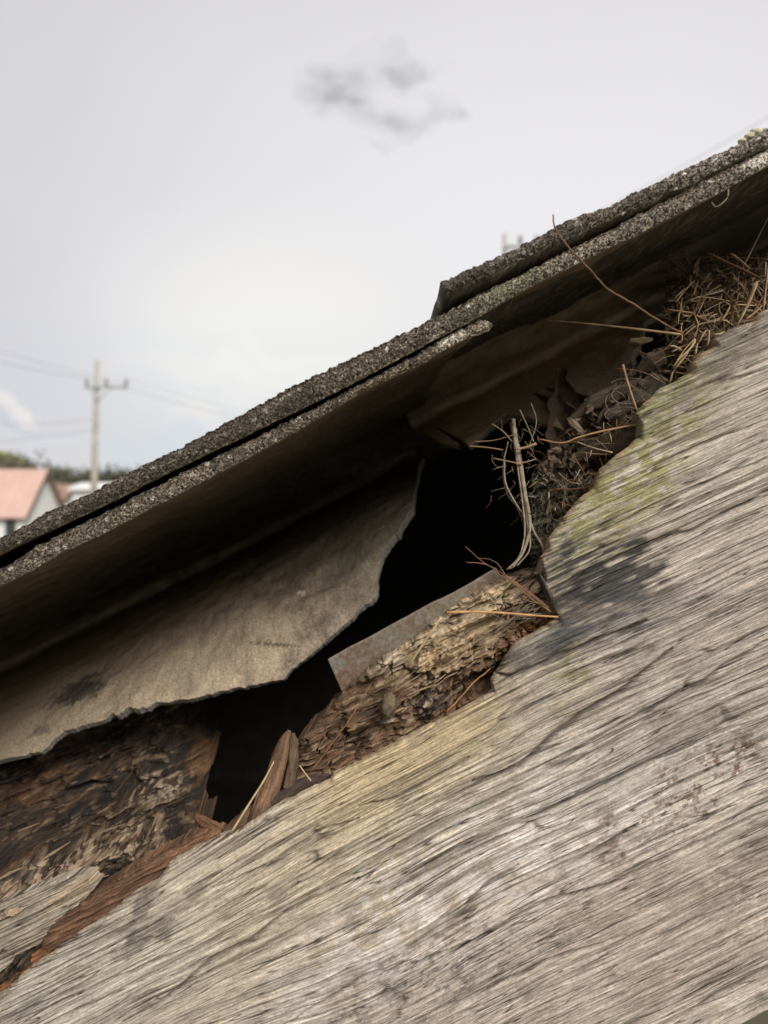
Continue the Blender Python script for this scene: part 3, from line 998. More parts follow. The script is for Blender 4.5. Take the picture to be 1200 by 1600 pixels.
# upper sheet: its lower end is cut back at an angle
u689 = to_uv(689, 441)[0]
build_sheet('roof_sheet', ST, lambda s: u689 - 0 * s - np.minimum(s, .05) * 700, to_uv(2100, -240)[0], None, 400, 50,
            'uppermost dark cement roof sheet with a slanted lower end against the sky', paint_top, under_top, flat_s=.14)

# lichen crust on the uppermost sheet
def crumb(name, c, r, mat, parent, seed, squash=(1, 1, .6), n=14):
    th = np.linspace(0, np.pi, n); ph = np.linspace(0, 2 * np.pi, 2 * n, endpoint=False)
    T, Ph = np.meshgrid(th, ph, indexing='ij')
    dx_, dy_, dz_ = np.sin(T) * np.cos(Ph), np.sin(T) * np.sin(Ph), np.cos(T)
    R = r * (1 + .9 * (fbm(dx_ * 1.6 + dz_ * 2.3 + seed, dy_ * 1.9 - dz_ * 1.1 + seed, seed, 5, .6) - .5) + .5 * (fbm(dx_ * 5 + 3 * dz_, dy_ * 5 - 2 * dz_, seed + 3, 3) - .5))
    V = np.stack([R * np.sin(T) * np.cos(Ph) * squash[0], R * np.sin(T) * np.sin(Ph) * squash[1], R * np.cos(T) * squash[2]], -1)
    V = V.reshape(-1, 3) + np.array(c)
    m = 2 * n
    i = np.arange(n - 1)[:, None]; j = np.arange(m)[None, :]
    Q = np.stack([i * m + j, i * m + (j + 1) % m, (i + 1) * m + (j + 1) % m, (i + 1) * m + j], -1).reshape(-1, 4)
    return link_mesh(name, mesh_np(name, V, Q[:, ::-1], True), mat, parent)


lr = empty('lichen_crust', P(1180, 212, .219), 'pale yellow lichen crust on top of the uppermost sheet at right', 'lichen')
for k, (x, y, r) in enumerate(((1172, 214, 8), (1182, 208, 9), (1194, 208, 8), (1160, 221, 6), (1188, 214, 8), (1206, 203, 7))):
    crumb('lichen_lobe', P(x, y, .2175), r * .215 / F, M_lichen, lr, 3 + k, (1.1, 1, .75), 10)

# roof carcass behind: more corrugations and a dark attic
def attic():
    xs = np.linspace(-1.15, 1.3, 60); ys = np.linspace(.385, 1.75, 150)
    X, Y = np.meshgrid(xs, ys, indexing='ij')
    w0 = -.062 + .010 * np.sin((Y - .385) / .146 * 2 * np.pi)
    um = X * 1.25; w = w0
    V = np.stack([um * CA + w * SA, Y, CZ + um * SA - w * CA], -1)
    n = X.size
    V2 = V.copy(); V2[..., 2] += .006
    Vv = np.concatenate([V.reshape(-1, 3), V2.reshape(-1, 3)])
    Q = np.concatenate([grid_faces(60, 150), grid_faces(60, 150, n)[:, ::-1]])
    o = link_mesh('roof_sheet', mesh_np('roof_sheet', Vv, Q, True, np.full((2 * n, 3), (.16, .14, .115))), M_cement)
    tag(o, 'intact corrugated sheeting further back over the dark attic', 'roof sheet', 'overlapping corrugated roof sheets')


attic()


def slab(name, corners, thick, mat, label=None, cat=None, kind=None, direction=(0, 1, 0)):
    c = [np.array(p, float) for p in corners]
    d = np.array(direction, float) * thick
    V = c + [p + d for p in c]
    n = len(c)
    Fc = [list(range(n)), list(range(2 * n - 1, n - 1, -1))] + [[i, i + n, (i + 1) % n + n, (i + 1) % n] for i in range(n)]
    me = bpy.data.meshes.new(name); me.from_pydata([tuple(v) for v in V], [], Fc); me.update()
    o = link_mesh(name, me, mat, None, origin=Vector(c[0]))
    return tag(o, label, cat, kind=kind)


def sl(um, w, Y):   # slope coordinates (m) to world
    return (um * CA + w * SA, Y, CZ + um * SA - w * CA)


# house body under the roof: gable wall of boards, attic floor, far wall
wall = empty('gable_wall', (0, .30, 0), 'olive grey boarded gable wall below the barge board', 'wall')
M_wall = mat_plain('olive_wall', (.105, .095, .065), 20, .3, .9, (1, 1, .1))
bw = .145
for k in range(18):
    x0 = -1.15 + k * bw; x1 = x0 + bw - .003
    def zt(x): return CZ + math.tan(A) * x - .125 + (0.018 if True else 0)
    za_, zb_ = zt(x0) - .045, zt(x1) - .045
    V = [(x0, .272, 0), (x1, .272, 0), (x1, .272, zb_), (x0, .272, za_), (x0, .290, 0), (x1, .290, 0), (x1, .290, zb_), (x0, .290, za_)]
    poly_mesh('board', V, [(0, 1, 2, 3), (7, 6, 5, 4), (0, 4, 5, 1), (2, 6, 7, 3), (1, 5, 6, 2), (0, 3, 7, 4)], M_wall, wall)
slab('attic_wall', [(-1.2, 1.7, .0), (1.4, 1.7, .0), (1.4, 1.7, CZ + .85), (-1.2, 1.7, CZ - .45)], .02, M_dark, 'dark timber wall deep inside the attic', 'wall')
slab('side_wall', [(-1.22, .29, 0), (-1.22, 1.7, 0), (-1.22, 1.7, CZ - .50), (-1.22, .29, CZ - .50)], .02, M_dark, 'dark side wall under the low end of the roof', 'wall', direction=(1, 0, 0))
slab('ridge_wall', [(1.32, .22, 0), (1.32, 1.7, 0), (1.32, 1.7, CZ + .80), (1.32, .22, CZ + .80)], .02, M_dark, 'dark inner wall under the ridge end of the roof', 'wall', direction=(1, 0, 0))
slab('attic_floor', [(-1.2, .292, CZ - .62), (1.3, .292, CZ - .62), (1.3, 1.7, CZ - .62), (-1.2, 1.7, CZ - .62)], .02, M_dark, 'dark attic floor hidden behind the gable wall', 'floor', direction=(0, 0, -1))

# ------------------------------------------------------------------ barge board
YB = .245
board_top = [(-420, 1830), (-200, 1690), (0, 1558), (30, 1528), (60, 1506), (100, 1478), (120, 1462), (160, 1438), (205, 1400), (245, 1378), (262, 1352), (300, 1330), (355, 1303), (372, 1300), (400, 1282), (430, 1262), (470, 1243), (516, 1222), (520, 1211), (560, 1194), (640, 1150), (700, 1122), (760, 1088), (772, 1079), (768, 1063), (790, 1028), (812, 1000), (845, 984), (874, 966), (868, 945), (858, 930), (855, 910), (843, 893), (847, 872), (858, 858), (858, 842), (872, 826), (885, 806), (908, 780), (930, 762), (938, 735), (960, 715), (985, 698), (1003, 682), (1003, 660), (996, 646), (1010, 628), (1035, 606), (1060, 592), (1083, 580), (1088, 563), (1100, 550), (1122, 536), (1120, 526), (1150, 510), (1180, 498), (1200, 482), (1300, 430), (1500, 330)]
board_bot = [(-600, 2480), (1160, 1600), (1200, 1572), (1500, 1415), (1700, 1300)]
# order by u is enforced in outline(); the lower edge must keep its own slope
cracks = [
    ([(740, 1222), (810, 1200), (860, 1152), (910, 1118), (980, 1074), (1050, 1014)], 2.4, 1.0),
    ([(600, 1402), (690, 1352), (800, 1302), (860, 1274)], 1.5, .8),
    ([(925, 1335), (960, 1312), (995, 1288)], 2.0, .9),
    ([(940, 1150), (1000, 1116), (1100, 1066), (1130, 1042), (1200, 1002)], 1.7, .9),
    ([(600, 1520), (740, 1470), (840, 1412), (950, 1382), (1090, 1318), (1230, 1252)], 1.6, .8),
    ([(868, 925), (950, 880), (1020, 846), (1080, 828), (1210, 762)], 1.6, .9),
    ([(560, 1262), (625, 1246), (690, 1210), (733, 1184)], 1.3, .8),
    ([(770, 1050), (800, 1058), (850, 1036), (905, 1010), (1010, 970)], 2.2, .9),
    ([(720, 1418), (770, 1378), (810, 1352)], 1.5, .8),
    ([(190, 1598), (260, 1560), (330, 1500), (390, 1470), (450, 1425), (560, 1372)], 1.6, .8),
    ([(20, 1600), (110, 1560), (180, 1530), (300, 1478)], 1.2, .7),
    ([(330, 1390), (420, 1352), (500, 1300), (560, 1280)], 1.2, .7),
    ([(900, 1240), (980, 1210), (1060, 1170), (1200, 1118)], 1.2, .7),
    ([(1000, 1480), (1080, 1440), (1210, 1392)], 1.2, .7),
    ([(640, 1600), (760, 1548), (860, 1500), (980, 1462)], 1.3, .7),
    ([(1000, 740), (1080, 700), (1200, 655)], 1.0, .6),
    ([(960, 820), (1060, 770), (1200, 715)], 1.0, .6),
    ([(445, 1600), (560, 1530), (640, 1500)], 1.3, .7),
]


def polydist(x, y, pts):
    best = np.full(x.shape, 1e9, np.float32); tt = np.zeros(x.shape, np.float32)
    p = np.array(pts, float); n = len(p) - 1
    for k in range(n):
        a = p[k]; b = p[k + 1]; d = b - a; L2 = (d ** 2).sum()
        t = np.clip(((x - a[0]) * d[0] + (y - a[1]) * d[1]) / L2, 0, 1)
        dd = np.hypot(x - a[0] - t * d[0], y - a[1] - t * d[1])
        m = dd < best
        best = np.where(m, dd, best); tt = np.where(m, (k + t) / n, tt)
    return best, tt


def crack_mask(x, y):
    wx = x + 4 * (fbm(x / 30, y / 30, 71, 3) - .5); wy = y + 5 * (fbm(x / 30, y / 30, 72, 3) - .5)
    out = np.zeros(x.shape, np.float32)
    for pts, w, k in cracks:
        p = np.array(pts)
        sel = (x > p[:, 0].min() - 20) & (x < p[:, 0].max() + 20) & (y > p[:, 1].min() - 30) & (y < p[:, 1].max() + 30)
        if not sel.any(): continue
        d, t = polydist(wx[sel], wy[sel], pts)
        ww = 1.5 * w * (.25 + 1.0 * np.sin(np.pi * np.clip(t, .02, .98)) ** .6)
        m = k * np.exp(-(d / ww) ** 2)
        out[sel] = np.maximum(out[sel], m)
    return out


_cache = {}


def board_psi(x, y, u, v):
    psi = v + 40 * (noise2(u / 620, v / 330, 101) - .5) + 7 * (noise2(u / 230, v / 150, 103) - .5) + 2.2 * (fbm(u / 70, v / 40, 102, 2) - .5)
    psi = psi - .05 * (u - 300) * smooth(600, 1100, x) + 9 * np.exp(-((x - 760) / 260) ** 2 - ((y - 1330) / 130) ** 2)
    return psi


def board_height(x, y, u, v):
    psi = board_psi(x, y, u, v)
    g1 = fbm(u / 300, psi / 7.5, 111, 2, .7)
    g2 = noise2(u / 110, psi / 4.2, 115)
    g3 = .6 * noise2(u / 24 + 3 * g1, psi / 3.8 + u / 120, 116) + .4 * noise2(u / 7, psi / 4.2, 118)
    wide = fbm(u / 600, psi / 30, 117, 3)
    # furrows: sharp valleys between rounded fibres
    fur = 1 - np.abs(g1 - .5) * 2
    fur = np.clip((fur - .72) / .28, 0, 1) ** 1.5
    fine_f = np.clip((1 - np.abs(g2 - .5) * 2 - .7) / .3, 0, 1)
    ck = crack_mask(x, y)
    lf = fbm(u / 900, psi / 90, 120, 2)
    # sparse long checks
    la = noise2(u / 900, psi / 11, 141); lb = noise2(u / 620, psi / 6.3, 142)
    env_ = smooth(.38, .62, fbm(u / 260, psi / 22, 143, 2))
    lines = np.maximum(np.clip((1 - np.abs(la - .5) * 2 - .86) / .14, 0, 1), .7 * np.clip((1 - np.abs(lb - .5) * 2 - .84) / .16, 0, 1) * env_)
    q = noise2(u / 330, psi / 17, 130)
    chk = np.clip((1 - np.abs(q - .5) * 2 - .93) / .07, 0, 1) * smooth(.45, .6, noise2(u / 120, psi / 30, 131))
    h = .00034 * (g1 - .5) + .00022 * (g2 - .5) + .00022 * (g3 - .5) + .0006 * (wide - .5) - .00036 * fur - .00025 * fine_f - .0016 * ck - .0010 * chk - .0007 * lines
    h = h + .0016 * (lf - .5)
    _cache['b'] = (g1, g2, g3, wide, fur, fine_f, ck, np.maximum(chk, lines * .85))
    return h, psi


def board_color(x, y, u, v, h, psi, dist):
    g1, g2, g3, wide, fur, fine_f, ck, chk = _cache['b']
    big = fbm(x / 160, y / 160, 201, 4); med = fbm(x / 38, y / 30, 202, 4); sm_ = fbm(u / 16, psi / 7, 203, 3)
    c = np.zeros(x.shape + (3,)); c[:] = (.575, .51, .43)
    c = lerpc(c, smooth(.42, .62, big) * .5, (.40, .34, .285))
    # warm straw-coloured band along the upper edge of the middle part
    band = 1 - smooth(20, 150, dist + 60 * (med - .5))
    c = lerpc(c, band * smooth(380, 560, x) * smooth(900, 720, x) * .9, (.55, .42, .245))
    c = lerpc(c, blobm(x, y, 430, 1400, 330, 130, 27, (med - .5) * 1.4, .6) * .5, (.56, .46, .31))
    # silvery zone
    c = lerpc(c, blobm(x, y, 800, 1350, 330, 95, 24, (med - .5) * 2.0, .6) * smooth(.42, .56, sm_ * .5 + med * .5) * .9, (.72, .66, .60))
    c = lerpc(c, blobm(x, y, 600, 1500, 260, 80, 24, (med - .5) * 2.0, .6) * smooth(.4, .6, med) * .6, (.66, .62, .57))
    c = lerpc(c, blobm(x, y, 1050, 1150, 230, 120, 24, (med - .5) * 2.0, .6) * .35, (.42, .385, .35))
    c = lerpc(c, blobm(x, y, 150, 1540, 230, 80, 24, (med - .5) * 1.6, .6) * .5, (.47, .44, .385))
    # violet-grey cast at the lower right
    c = lerpc(c, blobm(x, y, 1000, 1480, 380, 150, 24, (med - .5) * 1.2, .6) * .55, (.42, .335, .285))
    c = lerpc(c, blobm(x, y, 1080, 900, 260, 170, 30, (med - .5), .6) * .4, (.42, .35, .30))
    # green algae near the upper edge at right
    al = 1 - smooth(30, 170, dist + 110 * (med - .5))
    al = al * smooth(830, 900, x) * smooth(1180, 1050, x)
    c = lerpc(c, al * smooth(.30, .52, sm_) * .92, (.27, .26, .085))
    c = lerpc(c, al * smooth(.35, .5, g3) * .3, (.38, .37, .25))
    # grey weathered lip at top right
    lip = blobm(x, y, 1140, 545, 80, 30, 33, (med - .5) * 1.5, .4)
    c = lerpc(c, lip * .75, (.19, .165, .13))
    c = lerpc(c, blobm(x, y, 1075, 618, 60, 14, 30, (med - .5) * 1.5, .5) * .6, (.18, .155, .125))
    # black mould at the notch
    stk = fbm(u / 46, psi / 5.5, 260, 3) - .5
    mo = blobm(x, y, 925, 925, 82, 60, 22, (med - .5) * 1.2 + stk * 2.2, .6)
    c = lerpc(c, np.clip(mo * 1.35, 0, .95) * smooth(.0, .35, 1 - g2 * .75), (.032, .034, .040))
    mo2 = blobm(x, y, 850, 1010, 90, 24, 24, (med - .5) * .9 + stk * 2.0, .6)
    c = lerpc(c, mo2 * .82, (.085, .09, .095))
    c = lerpc(c, blobm(x, y, 1000, 960, 80, 40, 20, (med - .5) * 2, .6) * .4, (.16, .155, .155))
    # dark blotch at lower left
    for (bx, by, rx, ry, an, k) in ((222, 1420, 14, 34, -25, .8), (235, 1455, 34, 17, 15, .7), (210, 1480, 34, 9, 30, .6), (305, 1395, 18, 9, 25, .5), (335, 1500, 26, 11, 26, .35), (440, 1352, 22, 12, 25, .4), (430, 1398, 18, 12, 20, .4)):
        c = lerpc(c, blobm(x, y, bx, by, rx, ry, an, (med - .5) * 1.8 + (sm_ - .5) * 1.2, .45) * k, (.12, .105, .095))
    # charcoal speckle at the bottom and red-brown speckle at the right
    spk = smooth(.54, .63, fbm(u / 11, psi / 7, 251, 4, .6))
    c = lerpc(c, spk * blobm(x, y, 680, 1530, 150, 55, 20, (med - .5) * 2, .6) * .65, (.13, .12, .115))
    c = lerpc(c, spk * blobm(x, y, 1060, 1250, 130, 40, 35, (med - .5) * 2, .6) * .75, (.16, .095, .065))
    c = lerpc(c, spk * blobm(x, y, 1170, 1380, 60, 90, 20, (med - .5) * 2, .6) * .45, (.15, .09, .065))
    c = lerpc(c, spk * blobm(x, y, 1110, 1190, 90, 30, 20, (med - .5) * 2, .6) * .5, (.17, .10, .07))
    c = lerpc(c, blobm(x, y, 930, 1090, 120, 45, 24, (med - .5) * 2, .6) * .25, (.27, .20, .15))
    c = lerpc(c, smooth(.56, .70, fbm(x / 60, y / 40, 230, 4)) * .4, (.30, .24, .19))
    # algae-dark lower right corner
    c = lerpc(c, blobm(x, y, 1230, 1600, 80, 50, 30, (med - .5), .5) * .55, (.17, .16, .11))
    # season rings: dark late-wood streaks and pale fibres
    c = lerpc(c, fur * .24, (.16, .13, .105))
    c = lerpc(c, fine_f * .22, (.17, .145, .12))
    c = c * (.84 + .38 * g3[..., None]) * (.86 + .32 * g2[..., None])
    c = lerpc(c, np.clip(ck * 1.1, 0, 1) * .8, (.06, .05, .042))
    c = lerpc(c, np.clip(chk, 0, 1) * .6, (.09, .075, .06))
    # freshly broken lip: raw orange wood
    lip2 = (1 - smooth(1.5, 7, dist + 5 * (med - .5)))
    raw = smooth(.38, .55, fbm(u / 40, v * 0, 207, 3))
    c = lerpc(c, lip2 * raw * .7 * smooth(760, 860, x), (.46, .31, .18))
    c = lerpc(c, lip2 * .5 * smooth(860, 700, x), (.34, .26, .16))
    return c


bt = outline(board_top, 3.0, 5, 16.0)
bb = lambda U: 1950 + 0 * U


def bdepth(x, y, u, v): return YB + 0 * x


ub0 = to_uv(-300, 1750)[0]; ub1 = to_uv(1420, 370)[0]
bargeb = patch('barge_board', bt, bb, ub0, ub1, 1000, 600, bdepth, board_height, board_color, M_board, None, .020, 26, 1.12, edge_round=.0028, er_px=3.0, origin=Vector(P(600, 1300, YB)), rows_along=(board_psi, (905.0, 1985.0)))
tag(bargeb, 'large weathered grey barge board with a jagged broken upper edge', 'board')

# ------------------------------------------------------------------ rotten timber
def rot_height(seed, amp=1.0, su=34, sv=16, wob=20, base=.0045):
    """fibrous decay: long torn steps along the grain, hollows, few cross cracks"""
    def f(x, y, u, v):
        psi = v + wob * (fbm(u / 130, v / 70, seed, 3) - .5) + 5 * (fbm(u / 26, v / 18, seed + 9, 3) - .5)
        uu = u + 26 * (fbm(u / 34, v / 26, seed + 1, 3) - .5)
        g1 = fbm(uu / 110, psi / 6.5, seed + 2, 5, .62)
        g2 = fbm(uu / 26, psi / 6, seed + 3, 4, .6)
        big = fbm(u / 80, v / 38, seed + 5, 4, .55)
        q = fbm(uu / 140, psi / sv, seed + 6, 3) * 8
        fl_ = np.floor(q); ter = (fl_ + smooth(.35, .65, q - fl_)) / 8
        ridge_ = 1 - np.abs(fbm(uu / 60, psi / 12, seed + 7, 3) - .5) * 2
        gap = np.clip((ridge_ - .90) / .10, 0, 1) * smooth(.42, .55, big)
        cc = 1 - np.abs(fbm(uu / su * .8, psi / 60, seed + 8, 3) - .5) * 2
        gap = np.maximum(gap, np.clip((cc - .95) / .05, 0, 1) * smooth(.5, .6, fbm(u / 50, v / 30, seed + 11, 2)))
        crumbs = smooth(.5, .62, fbm(u / 60, v / 40, seed + 12, 2))
        cr = fbm(x / 5.5, y / 5, seed + 13, 3) - .5
        h = amp * (base * (big - .5) * 2.2 + .0036 * (g1 - .5) + .0020 * (g2 - .5) - .0026 * gap + .010 * (ter - .5) + .0030 * crumbs * cr)
        _cache['r'] = (g1, g2, crumbs, gap, big, ter)
        return h, psi
    return f


def beam_height(x, y, u, v):
    h, psi = rot_height(401, 1.0, 40, 15)(x, y, u, v)
    n1 = fbm(x / 9, y / 8, 411, 4, .6); n2 = fbm(x / 22, y / 20, 412, 3)
    up = blobm(x, y, 700, 1024, 48, 22, 18, (n2 - .5) * 1.2 + (n1 - .5) * .5, .12)       # tan lump with a sharp under edge
    h = h + .0050 * up + .0022 * up * (n1 - .5)
    w = worley(x / 17 + .6 * n1, y / 15 + .6 * n2, 413)
    cub = blobm(x, y, 800, 1015, 75, 26, 48, (n2 - .5), .3)                                # cubical rot by the notch
    h = h + cub * (.0030 * (w[2] - .5) - .0034 * (1 - smooth(.02, .2, w[1] - w[0])) + .0026 * (n1 - .5))
    ch = blobm(x, y, 672, 1096, 42, 22, 22, (n2 - .5), .3)                                 # charred nest of crumbs
    h = h + ch * (.0052 * (n1 - .5) + .0018 * (w[2] - .5) - .0015)
    hol = blobm(x, y, 745, 1068, 60, 16, 26, (n2 - .5) * 1.3, .3)
    h = h - .0055 * hol
    return h, psi


def beam_color(x, y, u, v, h, psi, dist):
    g1, g2, w, gap, big, ter = _cache['r']
    med = fbm(x / 22, y / 18, 301, 4)
    c = np.zeros(x.shape + (3,)); c[:] = (.17, .105, .065)
    tan = blobm(x, y, 735, 968, 150, 52, 26, (med - .5) * 1.6, .5)
    c = lerpc(c, tan * .9, (.66, .51, .33))
    c = lerpc(c, blobm(x, y, 610, 1035, 22, 12, 26, (med - .5), .3) * .8, (.56, .47, .34))
    c = lerpc(c, blobm(x, y, 700, 1030, 44, 18, 20, (med - .5) * 1.6, .4) * .8, (.50, .37, .22))
    c = lerpc(c, blobm(x, y, 830, 985, 55, 24, 40, (med - .5) * 1.3, .4) * .85, (.235, .105, .045))
    c = lerpc(c, blobm(x, y, 735, 1070, 60, 26, 26, (med - .5) * 1.3, .4) * .7, (.21, .115, .065))
    c = lerpc(c, blobm(x, y, 560, 1105, 70, 26, 33, (med - .5) * 1.5, .5) * .6, (.15, .09, .05))
    c = lerpc(c, blobm(x, y, 555, 1165, 60, 22, 30, (med - .5) * 1.5, .5) * .65, (.19, .10, .055))
    c = lerpc(c, blobm(x, y, 675, 1098, 36, 20, 25, (med - .5) * 2, .4) * .85, (.035, .03, .028))
    c = lerpc(c, blobm(x, y, 560, 1160, 26, 14, 25, (med - .5) * 2.5, .4) * .8, (.03, .025, .022))
    c = lerpc(c, smooth(.6, .72, g2) * blobm(x, y, 650, 1095, 90, 26, 25, None, .5) * .7, (.42, .36, .29))
    c = lerpc(c, smooth(.54, .40, g1) * .55, (.085, .052, .03))
    c = lerpc(c, blobm(x, y, 748, 1066, 62, 15, 26, (med - .5) * 1.2, .4) * .6, (.07, .04, .025))
    c = lerpc(c, gap * .8, (.03, .02, .014))
    c = lerpc(c, smooth(.62, .74, fbm(u / 22, psi / 4, 305, 3)) * .5, (.44, .33, .21))
    return c


yb_depth = lambda x, y, u, v: .268 - .000045 * np.clip(y - 900, 0, 400) - .008 * smooth(640, 800, x)
beam_top = [(440, 1215), (452, 1180), (470, 1152), (500, 1128), (540, 1084), (560, 1064), (600, 1032), (650, 1000), (690, 968), (730, 940), (775, 912), (815, 900), (840, 893), (900, 880)]
beam_bot = [(420, 1300), (520, 1260), (650, 1190), (780, 1120), (800, 1085), (900, 1010), (960, 960)]
o = patch('rotten_rafter', outline(beam_top, 4, 21, 13), outline(beam_bot), to_uv(440, 1225)[0], to_uv(905, 905)[0], 430, 240, yb_depth,
          beam_height, beam_color, M_rot, None, .03, 10, edge_round=.004, er_px=9, origin=Vector(P(680, 1060, .27)))
tag(o, 'rotten tan and rust brown rafter exposed above the barge board', 'rafter')
raft = o
# old nail head sunk in the rafter
nl = crumb('nail_head', P(607, 1102, .2475), 15 * .247 / F, mat_plain('mossy_iron', (.13, .10, .065), 400, .5, .9), None, 12, (.85, .75, 1.25), 14)
tag(nl, 'mossy rusted nail head sticking out of the rotten rafter', 'nail')
# crumbly lumps
def lumps(name, spec, mat, label, cat):
    t = empty(name, P(spec[0][0], spec[0][1], spec[0][3]), label, cat)
    for k, (x, y, r, Y, sq) in enumerate(spec):
        crumb('lump', P(x, y, Y + .0035), r * Y / F, mat, t, 50 + k, sq, 34)
    return t


# zinc strip behind the rafter
def strip_color(x, y, u, v, h, psi, dist):
    n1 = fbm(x / 26, y / 20, 601, 5, .6); n2 = fbm(x / 7, y / 6, 602, 4)
    c = np.zeros(x.shape + (3,)); c[:] = (.15, .132, .102)
    c = lerpc(c, smooth(.44, .56, n1) * .85, (.12, .075, .045))
    c = lerpc(c, smooth(560, 700, x + 60 * (n1 - .5)) * .6, (.18, .135, .09))
    c = lerpc(c, smooth(.55, .68, n2) * .4, (.23, .235, .205))
    c = lerpc(c, (1 - smooth(1, 5, dist)) * .5, (.25, .22, .18))
    c = lerpc(c, blobm(x, y, 552, 1052, 24, 18, 40, (n2 - .5) * 2, .4) * .7, (.16, .09, .06))
    return c


def flat_h(x, y, u, v):
    return .0006 * (fbm(u / 30, v / 20, 611, 4) - .5) + .0012 * (fbm(u / 120, v / 60, 612) - .5), v


strip_top = [(500, 1045), (512, 1031), (640, 962), (700, 928), (760, 892), (800, 873)]
strip_bot = [(538, 1092), (545, 1110), (640, 1070), (820, 960), (850, 930)]
us0 = to_uv(512, 1031)[0]
st_t = outline(strip_top); st_b = outline(strip_bot)
# the cut end leans, so columns are sheared with the end line
def strip():
    nu, nv = 220, 60
    a0 = np.array((512, 1031.)); a1 = np.array((775, 888.)); b0 = np.array((541, 1096.)); b1 = np.array((812, 950.))
    ti = np.linspace(0, 1, nu)[:, None, None]; tj = np.linspace(0, 1, nv)[None, :, None]
    pt_ = (a0 * (1 - ti) + a1 * ti) * (1 - tj) + (b0 * (1 - ti) + b1 * ti) * tj
    X = pt_[..., 0]; Yp = pt_[..., 1]
    Yp = Yp + (fbm(X / 60, X * 0, 77) - .5) * 5 * (1 - tj[..., 0])
    D = .2745 + 0 * X
    H, psi = flat_h(X, Yp, *to_uv(X, Yp))
    dist = tj[..., 0] * 70 + 0 * X
    C = strip_color(X, Yp, *to_uv(X, Yp), H, psi, dist)
    pos = np.stack([(X - 600) / F * D, D - H, CZ + (800 - Yp) / F * D], -1)
    back = pos.copy(); back[..., 1] += .0012
    n = nu * nv
    idx = np.arange(n).reshape(nu, nv)
    loop = np.concatenate([idx[:, 0], idx[-1, 1:], idx[-2::-1, -1], idx[0, -2:0:-1]])
    nxt = np.roll(loop, -1)
    Q = np.concatenate([grid_faces(nu, nv)[:, ::-1], grid_faces(nu, nv, n), np.stack([loop, nxt, nxt + n, loop + n], -1)])
    me = mesh_np('metal_strip', np.concatenate([pos.reshape(-1, 3), back.reshape(-1, 3)]), Q, True, np.concatenate([C.reshape(-1, 3)] * 2))
    o = link_mesh('metal_strip', me, M_metal, None, origin=Vector(P(600, 1000, .2745)))
    tag(o, 'rusty blue grey metal strip along the top of the rotten rafter', 'metal strip')


strip()

# dark rotten mass at lower left
def left_color(x, y, u, v, h, psi, dist):
    g1, g2, w, gap, big, ter = _cache['r']
    med = fbm(x / 26, y / 18, 701, 4); st = fbm(u / 60, psi / 6, 702, 4)
    c = np.zeros(x.shape + (3,)); c[:] = (.055, .040, .030)
    c = lerpc(c, smooth(.52, .64, st) * .6, (.13, .072, .042))
    c = lerpc(c, smooth(.46, .60, med) * .7, (.026, .025, .025))
    c = lerpc(c, smooth(.60, .72, g2) * .6, (.30, .215, .13))
    c = lerpc(c, blobm(x, y, 60, 1230, 75, 20, 26, (med - .5) * 1.6, .4) * .6, (.15, .075, .04))
    c = lerpc(c, blobm(x, y, 310, 1185, 20, 40, -5, (med - .5) * 1.5, .4) * .7, (.20, .11, .05))
    pale = smooth(.5, .62, fbm(x / 9, y / 12, 703, 4))
    c = lerpc(c, pale * blobm(x, y, 245, 1232, 42, 30, 30, (med - .5), .5) * .9, (.44, .34, .24))
    c = lerpc(c, smooth(.45, .55, fbm(x / 8, y / 6, 704, 4)) * blobm(x, y, 120, 1352, 130, 30, 22, (med - .5) * 1.4, .4) * .9, (.46, .34, .23))
    c = lerpc(c, blobm(x, y, 30, 1400, 60, 26, 15, (med - .5) * 1.4, .4) * .7, (.44, .31, .20))
    c = lerpc(c, gap * .7, (.02, .015, .012))
    return c


def left_depth(x, y, u, v):
    return .262 + .090 * smooth(1400, 1120, y + .25 * (x - 150)) + .012 * smooth(270, 330, x)


left_top = [(-120, 1150), (0, 1130), (100, 1090), (200, 1060), (300, 1055), (318, 1080), (322, 1130), (326, 1180), (320, 1212), (306, 1240), (300, 1268), (322, 1296), (350, 1300)]
